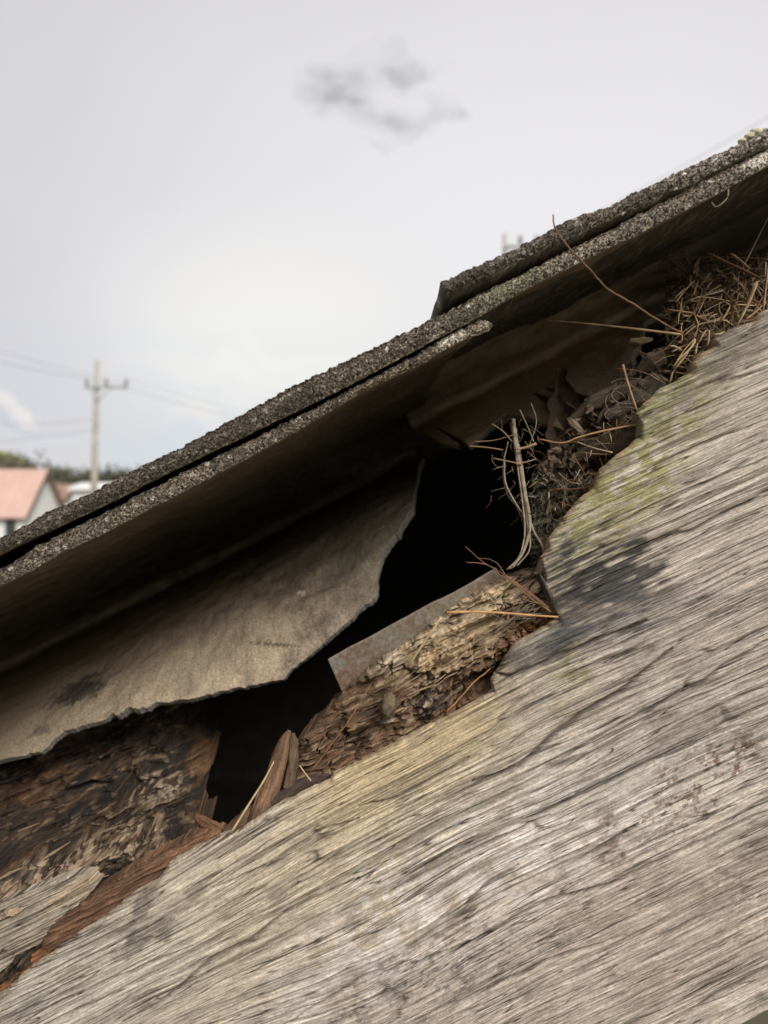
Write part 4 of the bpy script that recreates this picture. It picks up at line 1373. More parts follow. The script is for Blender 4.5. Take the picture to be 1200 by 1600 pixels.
# the right end is a ragged vertical face, so this patch uses its own upright columns
def left_mass():
    nu, nv = 370, 350
    yy = np.linspace(1040, 1600, nv)
    right = np.interp(yy, [1040, 1090, 1130, 1165, 1190, 1212, 1240, 1265, 1285, 1310, 1345, 1400, 1480, 1600], [300, 312, 318, 324, 326, 318, 304, 300, 306, 318, 290, 235, 150, 20])
    right = right + (fbm(yy / 9, yy * 0, 88, 4, .6) - .5) * 14
    left = -260 + 0 * yy
    ti = np.linspace(0, 1, nu)[:, None] ** .8
    X = left[None, :] + (right - left)[None, :] * ti
    Yp = np.repeat(yy[None, :], nu, 0)
    Yp = np.maximum(Yp, np.interp(X, [p[0] for p in lobe[:12]], [p[1] for p in lobe[:12]]) - 12 + .02 * (Yp - 1040))
    u, v = to_uv(X, Yp)
    D = left_depth(X, Yp, u, v)
    H, psi = rot_height(720, 1.8, 52, 20, 46, .007)(X, Yp, u, v)
    er = right[None, :] - X
    H = H * (1 - .3 * np.exp(-er / 6)) - .006 * np.exp(-er / 5)
    C = left_color(X, Yp, u, v, H, psi, er)
    pos = np.stack([(X - 600) / F * D, D - H, CZ + (800 - Yp) / F * D], -1)
    n = nu * nv
    idx = np.arange(n).reshape(nu, nv)
    loop = np.concatenate([idx[:, 0], idx[-1, 1:], idx[-2::-1, -1], idx[0, -2:0:-1]])
    rim = pos.reshape(-1, 3)[loop].copy(); rim[:, 1] += .03
    rim[:, 0] -= .004
    m = len(loop)
    nx = np.roll(loop, -1); c_ = n + np.arange(m)
    Q = np.concatenate([grid_faces(nu, nv)[:, ::-1], np.stack([loop, nx, np.roll(c_, -1), c_], -1)])
    gv = np.zeros((n + m, 3)); gv[:n, 0] = u.reshape(-1); gv[:n, 1] = psi.reshape(-1); gv[n:] = gv[loop]
    me = mesh_np('rotten_timber', np.concatenate([pos.reshape(-1, 3), rim]), Q, True, np.concatenate([C.reshape(-1, 3), C.reshape(-1, 3)[loop]]), gv, [list(range(n + m - 1, n - 1, -1))])
    o = link_mesh('rotten_timber', me, M_rot, None, origin=Vector(P(150, 1300, .28)))
    return tag(o, 'dark blackened rotten timber end under the hanging cement sheet', 'timber')


left_mass()

# grey board fragment at the left edge
def frag_height(x, y, u, v):
    return board_height(x, y, u + 700, v + 333)


def frag_color(x, y, u, v, h, psi, dist):
    g1, g2, g3, wide, fur, fine_f, ck, chk = _cache['b']
    med = fbm(x / 30, y / 22, 801, 4)
    c = np.zeros(x.shape + (3,)); c[:] = (.40, .345, .27)
    c = lerpc(c, smooth(.5, .65, med) * .5, (.30, .24, .175))
    c = lerpc(c, fur * .5, (.15, .12, .09))
    c = lerpc(c, blobm(x, y, 130, 1385, 50, 12, 30, (med - .5) * 2, .5) * .5, (.45, .33, .2))
    c = lerpc(c, blobm(x, y, 60, 1475, 60, 16, 30, (med - .5) * 2, .5) * .35, (.2, .15, .11))
    return c * (.8 + .45 * g3[..., None])


ft = [(-120, 1468), (0, 1412), (60, 1388), (100, 1372), (135, 1369), (140, 1376), (152, 1380)]
fb = [(-120, 1600), (0, 1520), (40, 1486), (75, 1468), (110, 1455), (118, 1425), (137, 1400), (153, 1382)]
o = patch('board_fragment', outline(ft, 2.5, 41, 8), outline(fb, 2.0, 42, 8), to_uv(-120, 1500)[0], to_uv(152, 1381)[0], 240, 120,
          lambda x, y, u, v: .2545 + 0 * x, frag_height, frag_color, M_board, None, .006, 2, edge_round=.0015, er_px=3, origin=Vector(P(40, 1450, .25)))
tag(o, 'pale grey broken board fragment at the left edge', 'board')


# orange splinter
def spl_height(seed):
    def f(x, y, u, v):
        psi = v + 8 * (fbm(u / 60, v / 30, seed, 3) - .5)
        g1 = fbm(u / 110, psi / 5, seed + 1, 4, .6); g2 = fbm(u / 40, psi / 3, seed + 2, 3)
        _cache['s'] = (g1, g2)
        return .0035 * (g1 - .5) + .0016 * (g2 - .5), psi
    return f


def spl_color(base, darkc):
    def f(x, y, u, v, h, psi, dist):
        g1, g2 = _cache['s']
        med = fbm(x / 30, y / 20, 901, 3)
        c = np.zeros(x.shape + (3,)); c[:] = base
        c = lerpc(c, smooth(.52, .38, g1) * .8, darkc)
        c = lerpc(c, smooth(.55, .7, g2) * .4, tuple(min(1, b * 1.6) for b in base))
        c = lerpc(c, smooth(.5, .66, med) * .4, darkc)
        return c
    return f


st1 = [(60, 1478), (75, 1452), (100, 1432), (140, 1402), (180, 1376), (220, 1350), (262, 1330), (300, 1308), (330, 1302), (345, 1304)]
st2 = [(60, 1482), (90, 1490), (120, 1462), (160, 1440), (205, 1412), (245, 1388), (262, 1362), (300, 1342), (330, 1322), (346, 1306)]
o = patch('wood_splinter', outline(st1, 2.5, 51, 9), outline(st2, 0), to_uv(60, 1480)[0], to_uv(345, 1305)[0], 260, 70,
          lambda x, y, u, v: .2510 - .0000 * x, spl_height(910), spl_color((.21, .115, .065), (.085, .05, .032)), M_splint, None, .008, 2, edge_round=.003, er_px=5, origin=Vector(P(220, 1380, .25)))
tag(o, 'long orange brown wood splinter lying along the barge board edge', 'splinter')
st3 = [(-80, 1610), (-20, 1560), (10, 1530), (40, 1502), (70, 1480), (84, 1474)]
st4 = [(-80, 1650), (-20, 1600), (10, 1580), (40, 1535), (70, 1505), (86, 1476)]
o = patch('wood_splinter', outline(st3, 2.0, 53, 9), outline(st4, 0), to_uv(-80, 1630)[0], to_uv(85, 1475)[0], 150, 50,
          lambda x, y, u, v: .2522 + 0 * x, spl_height(920), spl_color((.26, .115, .05), (.08, .045, .03)), M_splint, None, .008, 2, edge_round=.003, er_px=5, origin=Vector(P(20, 1540, .25)))
tag(o, 'short rust brown splinter below the grey board fragment at the left edge', 'splinter')


# splinters that stand up: tubes with fluted, tapering section
def shard(name, path, width, thick_, mat_base, label, cat, seed, darkc, parent=None, ns=60, nr=22):
    p = np.array([P(x, y, Y) for x, y, Y in path])
    t = np.linspace(0, len(p) - 1, ns)
    q = np.stack([np.interp(t, np.arange(len(p)), p[:, k]) for k in range(3)], -1)
    wv = np.interp(np.linspace(0, 1, ns), np.linspace(0, 1, len(width)), width)
    V = np.zeros((ns, nr, 3)); C = np.zeros((ns, nr, 3)); G = np.zeros((ns, nr, 3))
    for i in range(ns):
        d = q[min(i + 1, ns - 1)] - q[max(i - 1, 0)]; d /= np.linalg.norm(d)
        a = np.cross(d, (0, 1, 0)); a /= np.linalg.norm(a); b = np.cross(d, a)
        ph = np.arange(nr) / nr * 2 * np.pi
        k = wv[i] * q[i, 1] / F
        fl = 1 + .45 * (noise2(ph * 3.2, i / ns * 4 + 0 * ph, seed) - .5) + .25 * (noise2(ph * 7, i / ns * 9 + 0 * ph, seed + 1) - .5)
        V[i] = q[i] + (np.cos(ph) * k * fl)[:, None] * a + (np.sin(ph) * k * thick_ * fl)[:, None] * b
        g = noise2(ph * 8, i / ns * 6 + 0 * ph, seed + 2)
        c = np.array(mat_base)[None, :] * (1 - g[:, None]) + np.array(darkc)[None, :] * g[:, None]
        C[i] = c; G[i, :, 0] = i * 4; G[i, :, 1] = ph * 14
    i = np.arange(ns - 1)[:, None]; j = np.arange(nr)[None, :]
    Q = np.stack([i * nr + j, i * nr + (j + 1) % nr, (i + 1) * nr + (j + 1) % nr, (i + 1) * nr + j], -1).reshape(-1, 4)
    me = mesh_np(name, V.reshape(-1, 3), Q, True, C, G.reshape(-1, 3), [list(range(nr))[::-1], [(ns - 1) * nr + k for k in range(nr)]])
    o = link_mesh(name, me, M_splint, parent, origin=None if parent else Vector(q[0]))
    if label: tag(o, label, cat)
    return o


shard('wood_splinter', [(395, 1300, .252), (412, 1262, .252), (430, 1215, .253), (444, 1165, .254), (452, 1141, .254)], [15, 17, 15, 13, 10, 2.5], .5, (.30, .18, .10), 'upright brown splinter standing in the gap left of the rotten rafter', 'splinter', 61, (.10, .065, .045))
shard('wood_splinter', [(452, 1232, .2525), (458, 1195, .253), (459, 1160, .2535), (458, 1145, .254)], [9, 9, 8, 6, 2], .6, (.22, .14, .085), 'short dark splinter just right of the upright one', 'splinter', 62, (.07, .05, .035))
shard('wood_splinter', [(415, 1262, .252), (450, 1240, .252), (480, 1222, .252), (515, 1212, .252)], [9, 10, 9, 5], .5, (.11, .075, .06), 'dark sliver lying against the barge board edge below the rafter', 'splinter', 63, (.05, .035, .03))
shard('wood_splinter', [(352, 1302, .2525), (378, 1285, .253), (400, 1262, .254), (420, 1240, .255)], [8, 11, 9, 3], .6, (.20, .115, .065), 'small brown chip wedged at the foot of the upright splinter', 'splinter', 64, (.07, .045, .03))
shard('wood_splinter', [(306, 1276, .262), (325, 1290, .258), (352, 1304, .254)], [6, 11, 8], .5, (.26, .14, .07), 'brown chip at the right end of the dark rotten timber', 'splinter', 65, (.09, .05, .03))

# ragged layers of rotten wood on the dark timber: each a flake of its own
def flake(path, width, th, base, dark, seed, parent):
    shard('flake', path, width, th, base, None, None, seed, dark, parent, 30, 12)


fl = empty('rot_flakes', P(150, 1300, .268), 'splintered flakes peeling off the dark rotten timber', 'wood flakes')
r2 = np.random.default_rng(33)
for k in range(48):
    x = r2.uniform(-10, 300); y = r2.uniform(1150, 1390)
    lim = np.interp(x, [0, 100, 200, 300], [1195, 1150, 1115, 1100])
    if y < lim + 6 or y > 1545 - .80 * x - 50: continue
    L = r2.uniform(14, 60); an = math.radians(r2.normal(27, 8))
    u_, v_ = to_uv(x, y)
    Y = float(left_depth(np.array([x]), np.array([y]), 0, 0)[0]) - r2.uniform(.0005, .004)
    x2 = x + L * math.cos(an); y2 = y - L * math.sin(an)
    if x2 > 305: continue
    Y2 = float(left_depth(np.array([x2]), np.array([y2]), 0, 0)[0]) - r2.uniform(-.001, .005)
    t = r2.random()
    base, dk = ((.34, .25, .16), (.16, .11, .07)) if t > .8 else (((.15, .085, .045), (.05, .035, .025)) if t > .4 else ((.065, .05, .04), (.025, .022, .02)))
    if y > 1320 and t > .4: base, dk = (.42, .31, .20), (.2, .13, .08)
    w = r2.uniform(1.0, 3.0)
    flake([(x, y, Y), ((x + x2) / 2 + r2.normal(0, 1.5), (y + y2) / 2 + r2.normal(0, 1.5), (Y + Y2) / 2 - .001), (x2, y2, Y2)], [w * .4, w, w * .8, .4], r2.uniform(.25, .45), base, dk, 70 + k, fl)
fl2 = empty('rafter_flakes', P(700, 1010, .255), 'torn fibres and flakes along the tan rotten rafter', 'wood flakes')
for k in range(60):
    t0 = r2.random(); x = 490 + 340 * t0; y = 1135 - 215 * t0 + r2.uniform(5, 75)
    if y > np.interp(x, [440, 780, 860], [1235, 1075, 985]) - 8: continue
    L = r2.uniform(14, 50); an = math.radians(r2.normal(30, 7)); x2 = x + L * math.cos(an); y2 = y - L * math.sin(an)
    if y2 < 1128 - .62 * (x2 - 480) + 8 or x2 > 838: continue
    Y = .2655 - .000045 * (y - 900) - .001 - r2.uniform(.001, .003); Y2 = Y + r2.uniform(-.001, .002)
    t = r2.random()
    base, dk = ((.46, .34, .21), (.24, .16, .09)) if (x > 610 and t > .35) else ((.20, .12, .07), (.07, .045, .03))
    w = r2.uniform(.8, 2.4)
    flake([(x, y, Y), ((x + x2) / 2, (y + y2) / 2 + r2.normal(0, 1), (Y + Y2) / 2 - .0006), (x2, y2, Y2)], [w * .4, w, w * .8, .3], .5, base, dk, 300 + k, fl2)

# ------------------------------------------------------------------ straws, twigs, fibres
def spline(pts, n):
    p = np.array(pts, float); m = len(p)
    if m == 2:
        return p[0] + (p[1] - p[0]) * np.linspace(0, 1, n)[:, None]
    q = np.concatenate([[2 * p[0] - p[1]], p, [2 * p[-1] - p[-2]]])
    t = np.linspace(0, m - 1, n); i = np.minimum(t.astype(int), m - 2); f = (t - i)[:, None]
    a, b, c, e = q[i], q[i + 1], q[i + 2], q[i + 3]
    return .5 * (2 * b + (c - a) * f + (2 * a - 5 * b + 4 * c - e) * f ** 2 + (3 * b - a - 3 * c + e) * f ** 3)


def straw(pts, w0, w1, mat, label=None, name='dry_straw', cat='straw', parent=None, n=None, sides=6, kink=.0):
    p = np.array([P(*q) for q in pts])
    n = n or max(4, 4 * len(pts))
    s = spline(p, n)
    if kink:
        s[1:-1] += np.random.default_rng(int(abs(pts[0][0]) * 7) % 997).normal(0, kink, (n - 2, 3))
    Ym = float(np.mean([q[2] for q in pts]))
    r0 = w0 * .5 * Ym / F; r1 = w1 * .5 * Ym / F
    if parent is not None and w0 > 2.5 and name == 'straw':      # dry blades: flat, slightly uneven in width
        rr = np.random.default_rng(int(abs(pts[0][0] * 31 + pts[0][1])) % 9973)
        k_ = np.linspace(r0, r1, n) * (.8 + .35 * rr.random(n)); k_[0] *= .6; k_[-1] *= .45
        V, Q, E = taper(s, list(k_ * (1.25 if w0 > 4 else 1.0)), 0, sides, .42)
    else:
        V, Q, E = taper(s, r0, r1, sides)
    me = mesh_np(name, V, Q, True, extra=E)
    o = link_mesh(name, me, mat, parent, origin=None if parent else Vector(s[0]))
    if label: tag(o, label, cat)
    return o


straw([(864, 335, .212), (868, 358, .212), (890, 388, .213), (925, 425, .2155), (950, 452, .219), (985, 472, .225), (1015, 492, .234), (1045, 510, .244), (1068, 521, .25)], 2.2, 3.6, M_twig,
      'long wavy brown rootlet hanging across both upper sheet edges', 'long_rootlet', 'rootlet', n=40, kink=.00006)
straw([(857, 500, .262), (940, 508, .258), (1010, 516, .254), (1065, 523, .251)], 2.4, 4.4, M_straw, 'straight straw jutting left from the nest under the sheets', n=12)
straw([(698, 957, .2405), (735, 956, .2405), (775, 957, .2415), (840, 962, .2425), (872, 964, .2428)], 5.0, 3.2, mat_plain('amber_straw', (.46, .27, .12), 300, .3, .6), 'horizontal amber straw resting on the tan rafter', n=14)
straw([(690, 964, .2400), (668, 996, .2405), (637, 1042, .2440)], 3.0, 4.6, M_straw_pale, 'pale straw hanging diagonally across the tan rafter', n=10)
fan = empty('twig_fan', P(855, 950, .243), 'fan of thin red brown twigs springing from the barge board notch', 'twigs')
for k, (pts, a, b) in enumerate((([(858, 950, .243), (820, 920, .243), (788, 898, .2435), (758, 880, .244), (727, 854, .2445)], 2.6, 1.2),
                                 ([(856, 952, .243), (815, 918, .243), (790, 900, .243), (760, 882, .2435), (728, 878, .244)], 3.2, 1.6),
                                 ([(790, 900, .242), (780, 884, .242), (765, 874, .242), (748, 872, .243)], 1.8, 1.0),
                                 ([(860, 956, .243), (830, 935, .2425), (800, 910, .242), (778, 896, .242)], 3.4, 2.0),
                                 ([(852, 945, .242), (822, 938, .242), (790, 925, .2425), (768, 915, .244)], 1.6, .9))):
    straw(pts, a, b, M_twig, None, 'twig', parent=fan, n=24, kink=.00008)
straw([(485, 1206, .2440), (520, 1160, .2445), (550, 1118, .246), (568, 1088, .250), (580, 1068, .254)], 2.6, 1.6, M_twig, 'thin orange rootlet leaning across the lower rafter', 'long_rootlet', 'rootlet', n=24, kink=.00007)
straw([(698, 1112, .2445), (712, 1098, .2445), (735, 1072, .2450), (748, 1060, .246), (766, 1045, .247)], 2.4, 1.5, mat_plain('orange_rootlet', (.42, .2, .08), 300, .3, .7), 'curved orange rootlet over the rust brown rot', 'short_rootlet', 'rootlet', n=18, kink=.00008)
straw([(360, 1303, .2475), (388, 1258, .2485), (412, 1220, .250), (428, 1190, .252)], 4.2, 2.4, M_straw_pale, 'pale straw leaning beside the upright splinter', n=12)
straw([(468, 1196, .2490), (478, 1210, .2485), (486, 1220, .2480)], 1.8, 2.6, M_straw_pale, 'tiny pale straw tip at the barge board edge below the rafter', n=8)
straw([(1138, 296, .2135), (1137, 308, .2135), (1128, 318, .214), (1118, 323, .215), (1112, 316, .216)], 1.9, 1.1, M_fibre, 'small curled pale thread hanging from the middle sheet edge', 'hanging_thread', 'thread', n=20)
straw([(240, 738, .2135), (256, 716, .2135)], 1.0, .6, M_fibre, 'tiny fibre stuck on the upper sheet edge at left', 'loose_fibre', 'thread', n=5) if False else None
straw([(190, 792, .2195), (186, 806, .221)], 1.0, .7, M_fibre, 'tiny pale fibre under the lower sheet edge at left', 'loose_fibre', 'thread', n=5)

# two straws by the right-hand debris
straw([(842, 686, .262), (878, 692, .258), (905, 683, .256), (940, 674, .254), (1000, 662, .250)], 2.4, 3.6, mat_plain('ginger_straw', (.42, .24, .12), 300, .3, .7), 'forked ginger straw pointing left from the barge board edge', n=20)
straw([(880, 693, .260), (930, 684, .256), (962, 668, .256), (978, 655, .256)], 1.6, 1.4, M_twig, 'thin twig crossing the forked ginger straw', 'thin_twig', 'twig', n=14)
straw([(973, 570, .256), (982, 602, .254), (996, 644, .250)], 4.2, 3.0, M_straw, 'short upright straw standing at the broken board corner', n=8)
straw([(900, 690, .262), (928, 700, .258), (957, 707, .254)], 2.0, 2.4, M_straw_pale, 'short pale straw lying on the dark debris', n=8)
straw([(862, 764, .262), (900, 764, .256), (928, 758, .251)], 2.0, 3.0, M_twig, 'brown straw pointing left from the mossy board edge', n=8)
straw([(898, 792, .262), (915, 778, .256), (932, 768, .250)], 2.0, 2.6, M_twig, 'short brown straw below the one pointing left', n=6)
straw([(872, 738, .262), (888, 752, .258), (905, 756, .255)], 1.6, 2.2, M_straw, 'bent straw in the litter near the mossy board edge', n=8)

# nest at the top right: every clear straw is a part, fine litter is joined
nest = empty('old_nest', P(1150, 520, .27), 'old nest of straw and twigs stuffed under the roof at upper right', 'nest')
big_straws = [
    ([(1105, 395, .262), (1140, 412, .262), (1190, 436, .262)], 5, 7, M_twig),
    ([(1066, 402, .275), (1130, 402, .27), (1210, 405, .268)], 3, 4, M_twig),
    ([(1142, 396, .258), (1160, 410, .258), (1172, 421, .258)], 6, 4, M_straw),
    ([(1182, 440, .252), (1168, 475, .250), (1150, 512, .248)], 8, 6, M_straw),
    ([(1200, 415, .252), (1196, 450, .250), (1192, 486, .248)], 5, 7, M_straw),
    ([(1208, 430, .251), (1188, 470, .2495), (1170, 500, .248)], 4, 4, M_twig),
    ([(1042, 484, .262), (1062, 487, .260), (1084, 490, .258)], 7, 8, M_straw),
    ([(1084, 492, .256), (1108, 502, .254), (1128, 496, .254)], 9, 4, M_straw),
    ([(1098, 488, .256), (1116, 478, .256), (1133, 470, .256)], 3, 2, M_fibre),
    ([(1068, 525, .252), (1090, 508, .252), (1125, 500, .252)], 2, 3, M_straw),
    ([(1052, 576, .250), (1060, 562, .249), (1078, 545, .249), (1086, 530, .250)], 5, 7, M_straw_pale),
    ([(1046, 600, .2485), (1052, 580, .248), (1066, 562, .248), (1076, 548, .249)], 6, 6, M_straw),
    ([(1056, 566, .247), (1070, 546, .247), (1084, 530, .2475)], 4, 4, mat_plain('golden_straw', (.50, .32, .13), 300, .25, .6)),
    ([(1046, 541, .252), (1056, 542, .251), (1066, 548, .250)], 6, 5, M_straw_pale),
    ([(1060, 536, .251), (1066, 530, .251), (1064, 512, .252), (1066, 505, .253)], 2.5, 2, M_straw),
    ([(1086, 554, .249), (1088, 543, .249), (1090, 536, .249)], 6, 4, M_straw_pale),
    ([(1090, 538, .250), (1100, 520, .250), (1106, 516, .250)], 6, 5, M_straw),
    ([(1108, 516, .249), (1107, 530, .249), (1106, 540, .249)], 5, 4, M_straw_pale),
    ([(1116, 523, .249), (1124, 522, .249), (1132, 518, .249)], 6, 4, M_straw_pale),
    ([(1124, 505, .2515), (1140, 480, .252), (1132, 472, .253)], 6, 3, M_straw),
    ([(1150, 476, .250), (1166, 477, .250), (1182, 478, .250)], 5, 3, M_straw_pale),
    ([(1164, 500, .2485), (1180, 488, .2485), (1196, 472, .249)], 8, 4, M_straw),
    ([(1040, 556, .254), (1028, 560, .255), (1006, 552, .257), (992, 546, .260)], 2.2, 1.2, M_twig),
    ([(1055, 555, .252), (1040, 558, .252), (1020, 570, .253)], 3, 1.5, M_straw),
    ([(960, 576, .262), (1000, 580, .256), (1030, 594, .251)], 1.8, 2, M_twig),
    ([(1014, 584, .253), (1026, 592, .251), (1040, 600, .249)], 3.5, 2.2, M_straw),
    ([(1075, 470, .262), (1100, 462, .262), (1140, 452, .262)], 2, 2, M_fibre),
    ([(1160, 420, .268), (1180, 380, .268), (1200, 340, .268)], 2, 1.5, M_fibre),
]
for pts, a, b, m in big_straws:
    straw(pts, a, b, m, None, 'straw', parent=nest, n=8)
r3 = np.random.default_rng(9)
for k in range(190):
    t = r3.random(); cx = 1070 + 140 * t + r3.normal(0, 10); cy = 545 - 85 * t + r3.normal(0, 20) - 8
    lim = np.interp(cx, [1000, 1083, 1122, 1200], [640, 572, 526, 480])
    Y = r3.uniform(.250, .285); L = r3.uniform(8, 34); an = r3.uniform(0, math.pi)
    dx = L * math.cos(an); dy = L * math.sin(an)
    m = (M_straw, M_twig, M_fibre, M_litter, M_straw)[k % 5]
    straw([(cx - dx, cy - dy, Y), (cx + r3.normal(0, 3), cy + r3.normal(0, 3), Y - .001), (cx + dx, cy + dy, Y + r3.uniform(-.004, .004))], r3.uniform(.8, 3.2), r3.uniform(.6, 2.0), m, None, 'straw', parent=nest, n=7, sides=5)


def litter(name, n, box, ymin, ymax, size, mat, seed, parent=None, label=None, cat=None, long=3.0, mask=None):
    r = np.random.default_rng(seed)
    V = []; Q = []
    k = 0
    while k < n:
        x = r.uniform(box[0], box[2]); y = r.uniform(box[1], box[3])
        if mask and not mask(x, y): 
            if r.random() < .001: k += 1
            continue
        Y = r.uniform(ymin, ymax); c = P(x, y, Y)
        d = r.normal(size=3); d[1] *= .6; d /= np.linalg.norm(d); e = np.cross(d, r.normal(size=3)); e /= np.linalg.norm(e); g = np.cross(d, e)
        L = size * r.uniform(.4, 1.6) * Y / F; w = L / long / r.uniform(.7, 2)
        b = len(V)
        bend = g * L * r.uniform(-.4, .4)
        V += [c - d * L - e * w * .4, c - d * L + e * w * .4, c + bend - e * w, c + bend + e * w, c + d * L - e * w * .3, c + d * L + e * w * .3, c + bend + g * w * .6, c + bend - g * w * .4]
        Q += [(b, b + 2, b + 6, b + 1), (b + 1, b + 6, b + 3, b + 3)][:1] + [(b + 1, b, b + 6, b + 3), (b + 2, b + 4, b + 5, b + 6), (b + 6, b + 5, b + 5, b + 3)][:2] + [(b + 6, b + 5, b + 4, b + 3)]
        k += 1
    me = bpy.data.meshes.new(name)
    Q = [tuple(dict.fromkeys(q)) for q in Q]
    me.from_pydata([tuple(v) for v in V], [], Q); me.update()
    o = link_mesh(name, me, mat, parent, origin=None if parent else Vector(P(box[0], box[1], ymin)))
    tag(o, label, cat, kind='stuff')
    return o


def behind_board(x, y):
    return y < np.interp(x, [840, 860, 940, 1003, 1083, 1200], [900, 860, 745, 670, 590, 495]) + 14


litter('fine_litter', 700, (1040, 400, 1230, 600), .262, .295, 16, M_litter, 4, nest, long=6, mask=behind_board)
litter('fine_straw', 260, (1060, 440, 1230, 590), .252, .275, 14, M_straw, 6, nest, long=8, mask=behind_board)
# leaf litter lying between sheet and board
db = lambda x, y: behind_board(x, y) and y > np.interp(x, [850, 900, 960, 1010, 1050], [720, 650, 605, 560, 540])
litter('leaf_litter', 900, (845, 540, 1060, 880), .264, .290, 11, mat_plain('grey_brown_litter', (.15, .11, .075), 260, .6, .9), 14, None,
       'dark leaf and bark litter packed behind the broken board edge', 'litter', long=2.2, mask=db)
litter('dried_moss', 650, (830, 740, 935, 880), .262, .284, 9, mat_plain('dried_moss', (.12, .115, .085), 300, .6, .95), 15, None,
       'tangle of dry grey moss behind the mossy board edge', 'moss', long=5, mask=behind_board)

trail = empty('edge_debris', P(960, 690, .255), 'straw bits and twigs trailing down the broken mossy board edge', 'debris')
for k in range(80):
    t = r3.random(); cx = np.interp(t, [0, .3, .6, 1], [1050, 985, 930, 868]) + r3.normal(-14, 12); cy = np.interp(t, [0, .3, .6, 1], [590, 668, 740, 815]) + r3.normal(-6, 12)
    Y = r3.uniform(.251, .268); L = r3.uniform(5, 24); an = r3.uniform(-.6, 2.2)
    straw([(cx - L * math.cos(an), cy - L * math.sin(an), Y + .002), (cx + r3.normal(0, 2), cy + r3.normal(0, 2), Y), (cx + L * math.cos(an), cy + L * math.sin(an), Y + .003)], r3.uniform(.8, 3), .6, (M_straw, M_twig, M_fibre, M_litter)[k % 4], None, 'straw', parent=trail, n=7, sides=5)

# curled bark pieces
def bark(path, w, base, dark, label, seed, th=.25):
    return shard('bark_piece', path, w, th, base, label, 'bark', seed, dark)


bark([(893, 655, .272), (930, 628, .268), (965, 612, .266), (1000, 600, .262)], [5, 12, 13, 7], (.15, .115, .08), (.06, .045, .035), 'long dark bark strip under the curved middle sheet', 501)
bark([(900, 715, .268), (935, 700, .264), (970, 688, .258), (1000, 676, .252)], [6, 15, 16, 9], (.13, .095, .065), (.05, .038, .03), 'dark bark slab along the board edge below the ginger straw', 502)
bark([(985, 625, .262), (1010, 610, .260), (1030, 590, .256)], [10, 18, 12], (.17, .145, .115), (.08, .065, .05), 'grey bark chunk beside the upright short straw', 503)
bark([(1000, 580, .265), (1020, 565, .262), (1040, 556, .260)], [8, 15, 9], (.14, .11, .085), (.06, .045, .035), 'brown bark chunk under the nest', 504)
bark([(948, 650, .264), (970, 640, .262), (992, 632, .258)], [6, 12, 6], (.20, .165, .125), (.08, .06, .045), 'light brown bark chip above the ginger straw', 505)
bark([(984, 532, .268), (1004, 533, .266), (1020, 530, .264)], [3, 6, 2], (.26, .20, .12), (.12, .09, .05), 'small flat tan chip just below the straight straw', 506)
# torn roofing flap that hangs below the curved sheet
def flap():
    ys = np.linspace(0, 1, 70); xs = np.linspace(0, 1, 40)
    T, S_ = np.meshgrid(ys, xs, indexing='ij')
    x0 = np.interp(ys, [0, .3, .6, 1], [876, 858, 852, 862]) + (fbm(ys * 9, ys * 0, 5) - .5) * 16
    x1 = np.interp(ys, [0, .3, .6, 1], [888, 900, 900, 878]) + (fbm(ys * 8, ys * 0 + 5, 6) - .5) * 26
    X = x0[:, None] + (x1 - x0)[:, None] * S_
    Y = 575 + (165 + 14 * (fbm(S_ * 5, S_ * 0, 44) - .5)) * T
    D = .338 - .034 * T + .007 * np.sin(S_ * 3.1) + .002 * (fbm(X / 14, Y / 22, 8) - .5)
    pos = np.stack([(X - 600) / F * D, D, CZ + (800 - Y) / F * D], -1)
    bk = pos.copy(); bk[..., 1] += .002
    n = T.size; idx = np.arange(n).reshape(T.shape)
    loop = np.concatenate([idx[:, 0], idx[-1, 1:], idx[-2::-1, -1], idx[0, -2:0:-1]]); nx = np.roll(loop, -1)
    Q = np.concatenate([grid_faces(70, 40), grid_faces(70, 40, n)[:, ::-1], np.stack([loop, loop + n, nx + n, nx], -1)])
    m = fbm(X / 12, Y / 20, 9)
    c = np.zeros(pos.shape); c[:] = (.17, .13, .092); c = lerpc(c, smooth(.45, .65, m), (.06, .046, .036))
    me = mesh_np('torn_flap', np.concatenate([pos.reshape(-1, 3), bk.reshape(-1, 3)]), Q, True, np.concatenate([c.reshape(-1, 3)] * 2))
    o = link_mesh('torn_flap', me, M_cement, None, origin=Vector(P(870, 640, .3)))
    tag(o, 'dim torn flap hanging from the curved sheet beside the fibre bundle', 'flap')


flap()

# fibre bundle hanging in the dark hole
fb_ = empty('fibre_bundle', P(820, 760, .265), 'bundle of grey plant fibres hanging in the dark hole', 'plant fibres')
strands = [
    ([(802, 655, .275), (806, 700, .272), (812, 740, .270), (822, 790, .266), (824, 840, .262), (806, 880, .258), (796, 888, .256)], 7, 3.5),
    ([(800, 660, .276), (812, 720, .270), (820, 770, .267), (828, 820, .263), (818, 862, .259), (800, 886, .256)], 9, 3),
    ([(806, 670, .274), (808, 720, .270), (816, 780, .267), (820, 830, .263), (812, 868, .259), (792, 890, .256)], 4, 2),
    ([(824, 800, .266), (834, 830, .262), (846, 850, .258), (852, 866, .256)], 4, 4),
    ([(788, 720, .273), (790, 755, .271), (808, 790, .268), (820, 805, .266)], 3, 3),
    ([(794, 690, .275), (786, 730, .273), (792, 770, .271), (812, 796, .268)], 2, 2),
    ([(822, 802, .2655), (828, 840, .261), (826, 862, .259), (808, 884, .256)], 4, 2),
    ([(812, 640, .274), (826, 670, .272), (834, 690, .270)], 2, 1.5),
    ([(830, 630, .272), (838, 660, .272), (826, 700, .271)], 2, 1.2),
    ([(768, 662, .276), (786, 674, .274), (800, 690, .272)], 2.5, 2),
]
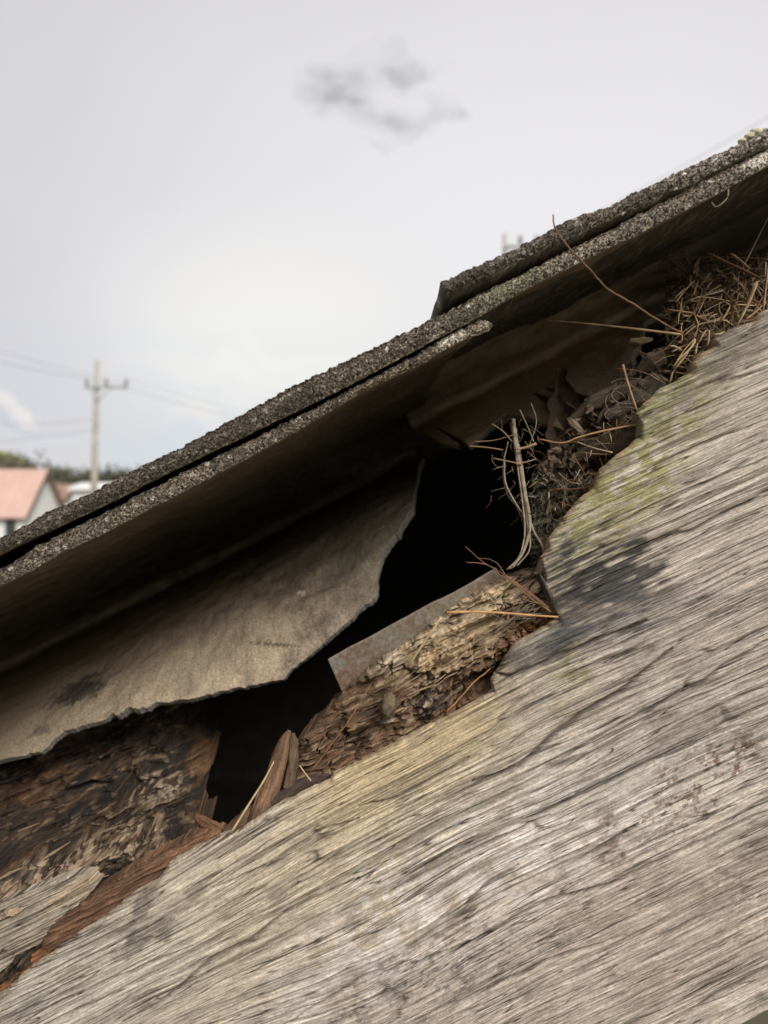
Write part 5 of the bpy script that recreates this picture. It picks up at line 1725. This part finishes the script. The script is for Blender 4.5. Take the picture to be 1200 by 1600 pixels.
for pts, a, b in strands:
    straw(pts, a, b, M_fibre, None, 'fibre', parent=fb_, n=26, sides=6)
for pts, a, b in (([(806, 702, .268), (822, 699, .268), (838, 693, .268)], 4, 5), ([(770, 716, .270), (800, 722, .268), (816, 726, .268)], 2.5, 2),
                  ([(806, 724, .268), (822, 722, .268), (838, 717, .268)], 3, 2), ([(733, 697, .272), (760, 699, .272), (786, 703, .272)], 3, 2),
                  ([(826, 762, .266), (846, 748, .266), (856, 752, .266)], 2, 2), ([(740, 690, .275), (772, 688, .275), (808, 678, .272)], 2, 1.4)):
    straw(pts, a, b, M_straw, None, 'twig', parent=fb_, n=8)
for k in range(60):
    x = r3.normal(818, 20); y = r3.uniform(640, 800); Y = r3.uniform(.268, .284); L = r3.uniform(8, 34); an = r3.normal(1.5, .7)
    straw([(x, y, Y), (x + L * .5 * math.cos(an) + r3.normal(0, 4), y + L * .5 * math.sin(an), Y - .001), (x + L * math.cos(an), y + L * math.sin(an), Y)], r3.uniform(.6, 1.6), .5, M_fibre if k % 3 else M_twig, None, 'fibre', parent=fb_, n=8, sides=4)
# pale hair-thin loops near the litter
hl = empty('hair_loops', P(960, 615, .256), 'pale hair thin root loops curling beside the grey bark', 'rootlets')
for (cx, cy, rx, ry, a0, a1) in ((980, 617, 24, 14, .2, 5.2), (962, 628, 16, 16, 1, 6), (975, 648, 30, 12, 2.5, 5.8), (965, 640, 22, 30, 0, 2.4), (985, 600, 30, 9, 3.3, 6.1)):
    pts = [(cx + rx * math.cos(g), cy + ry * math.sin(g), .257 + .003 * math.sin(g * 2)) for g in np.linspace(a0, a1, 10)]
    straw(pts, 1.0, .8, M_fibre, None, 'rootlet', parent=hl, n=30, sides=4)
# scruffy fibres on the tan rafter near the notch
sf = empty('fibre_tuft', P(800, 965, .245), 'grey matted fibre tuft snagged on the tan rafter', 'plant fibres')
for k in range(34):
    x = r3.normal(800, 16); y = r3.normal(962, 9); L = r3.uniform(14, 48); an = r3.normal(-.6, .5)
    Y = r3.uniform(.2485, .252)
    straw([(x, y, Y), (x + L * .5 * math.cos(an), y + L * .5 * math.sin(an) + r3.normal(0, 3), Y - .001), (x + L * math.cos(an), y + L * math.sin(an) + r3.normal(0, 5), Y)], 1.0, .6, M_fibre, None, 'fibre', parent=sf, n=8, sides=4)
straw([(758, 922, .2465), (770, 940, .2455), (788, 962, .2455)], 2.4, 2.0, M_fibre, None, 'fibre', parent=sf, n=8)

print('tris', sum(len(o.data.loops) - 2 * len(o.data.polygons) for o in bpy.data.objects if o.type == 'MESH'))
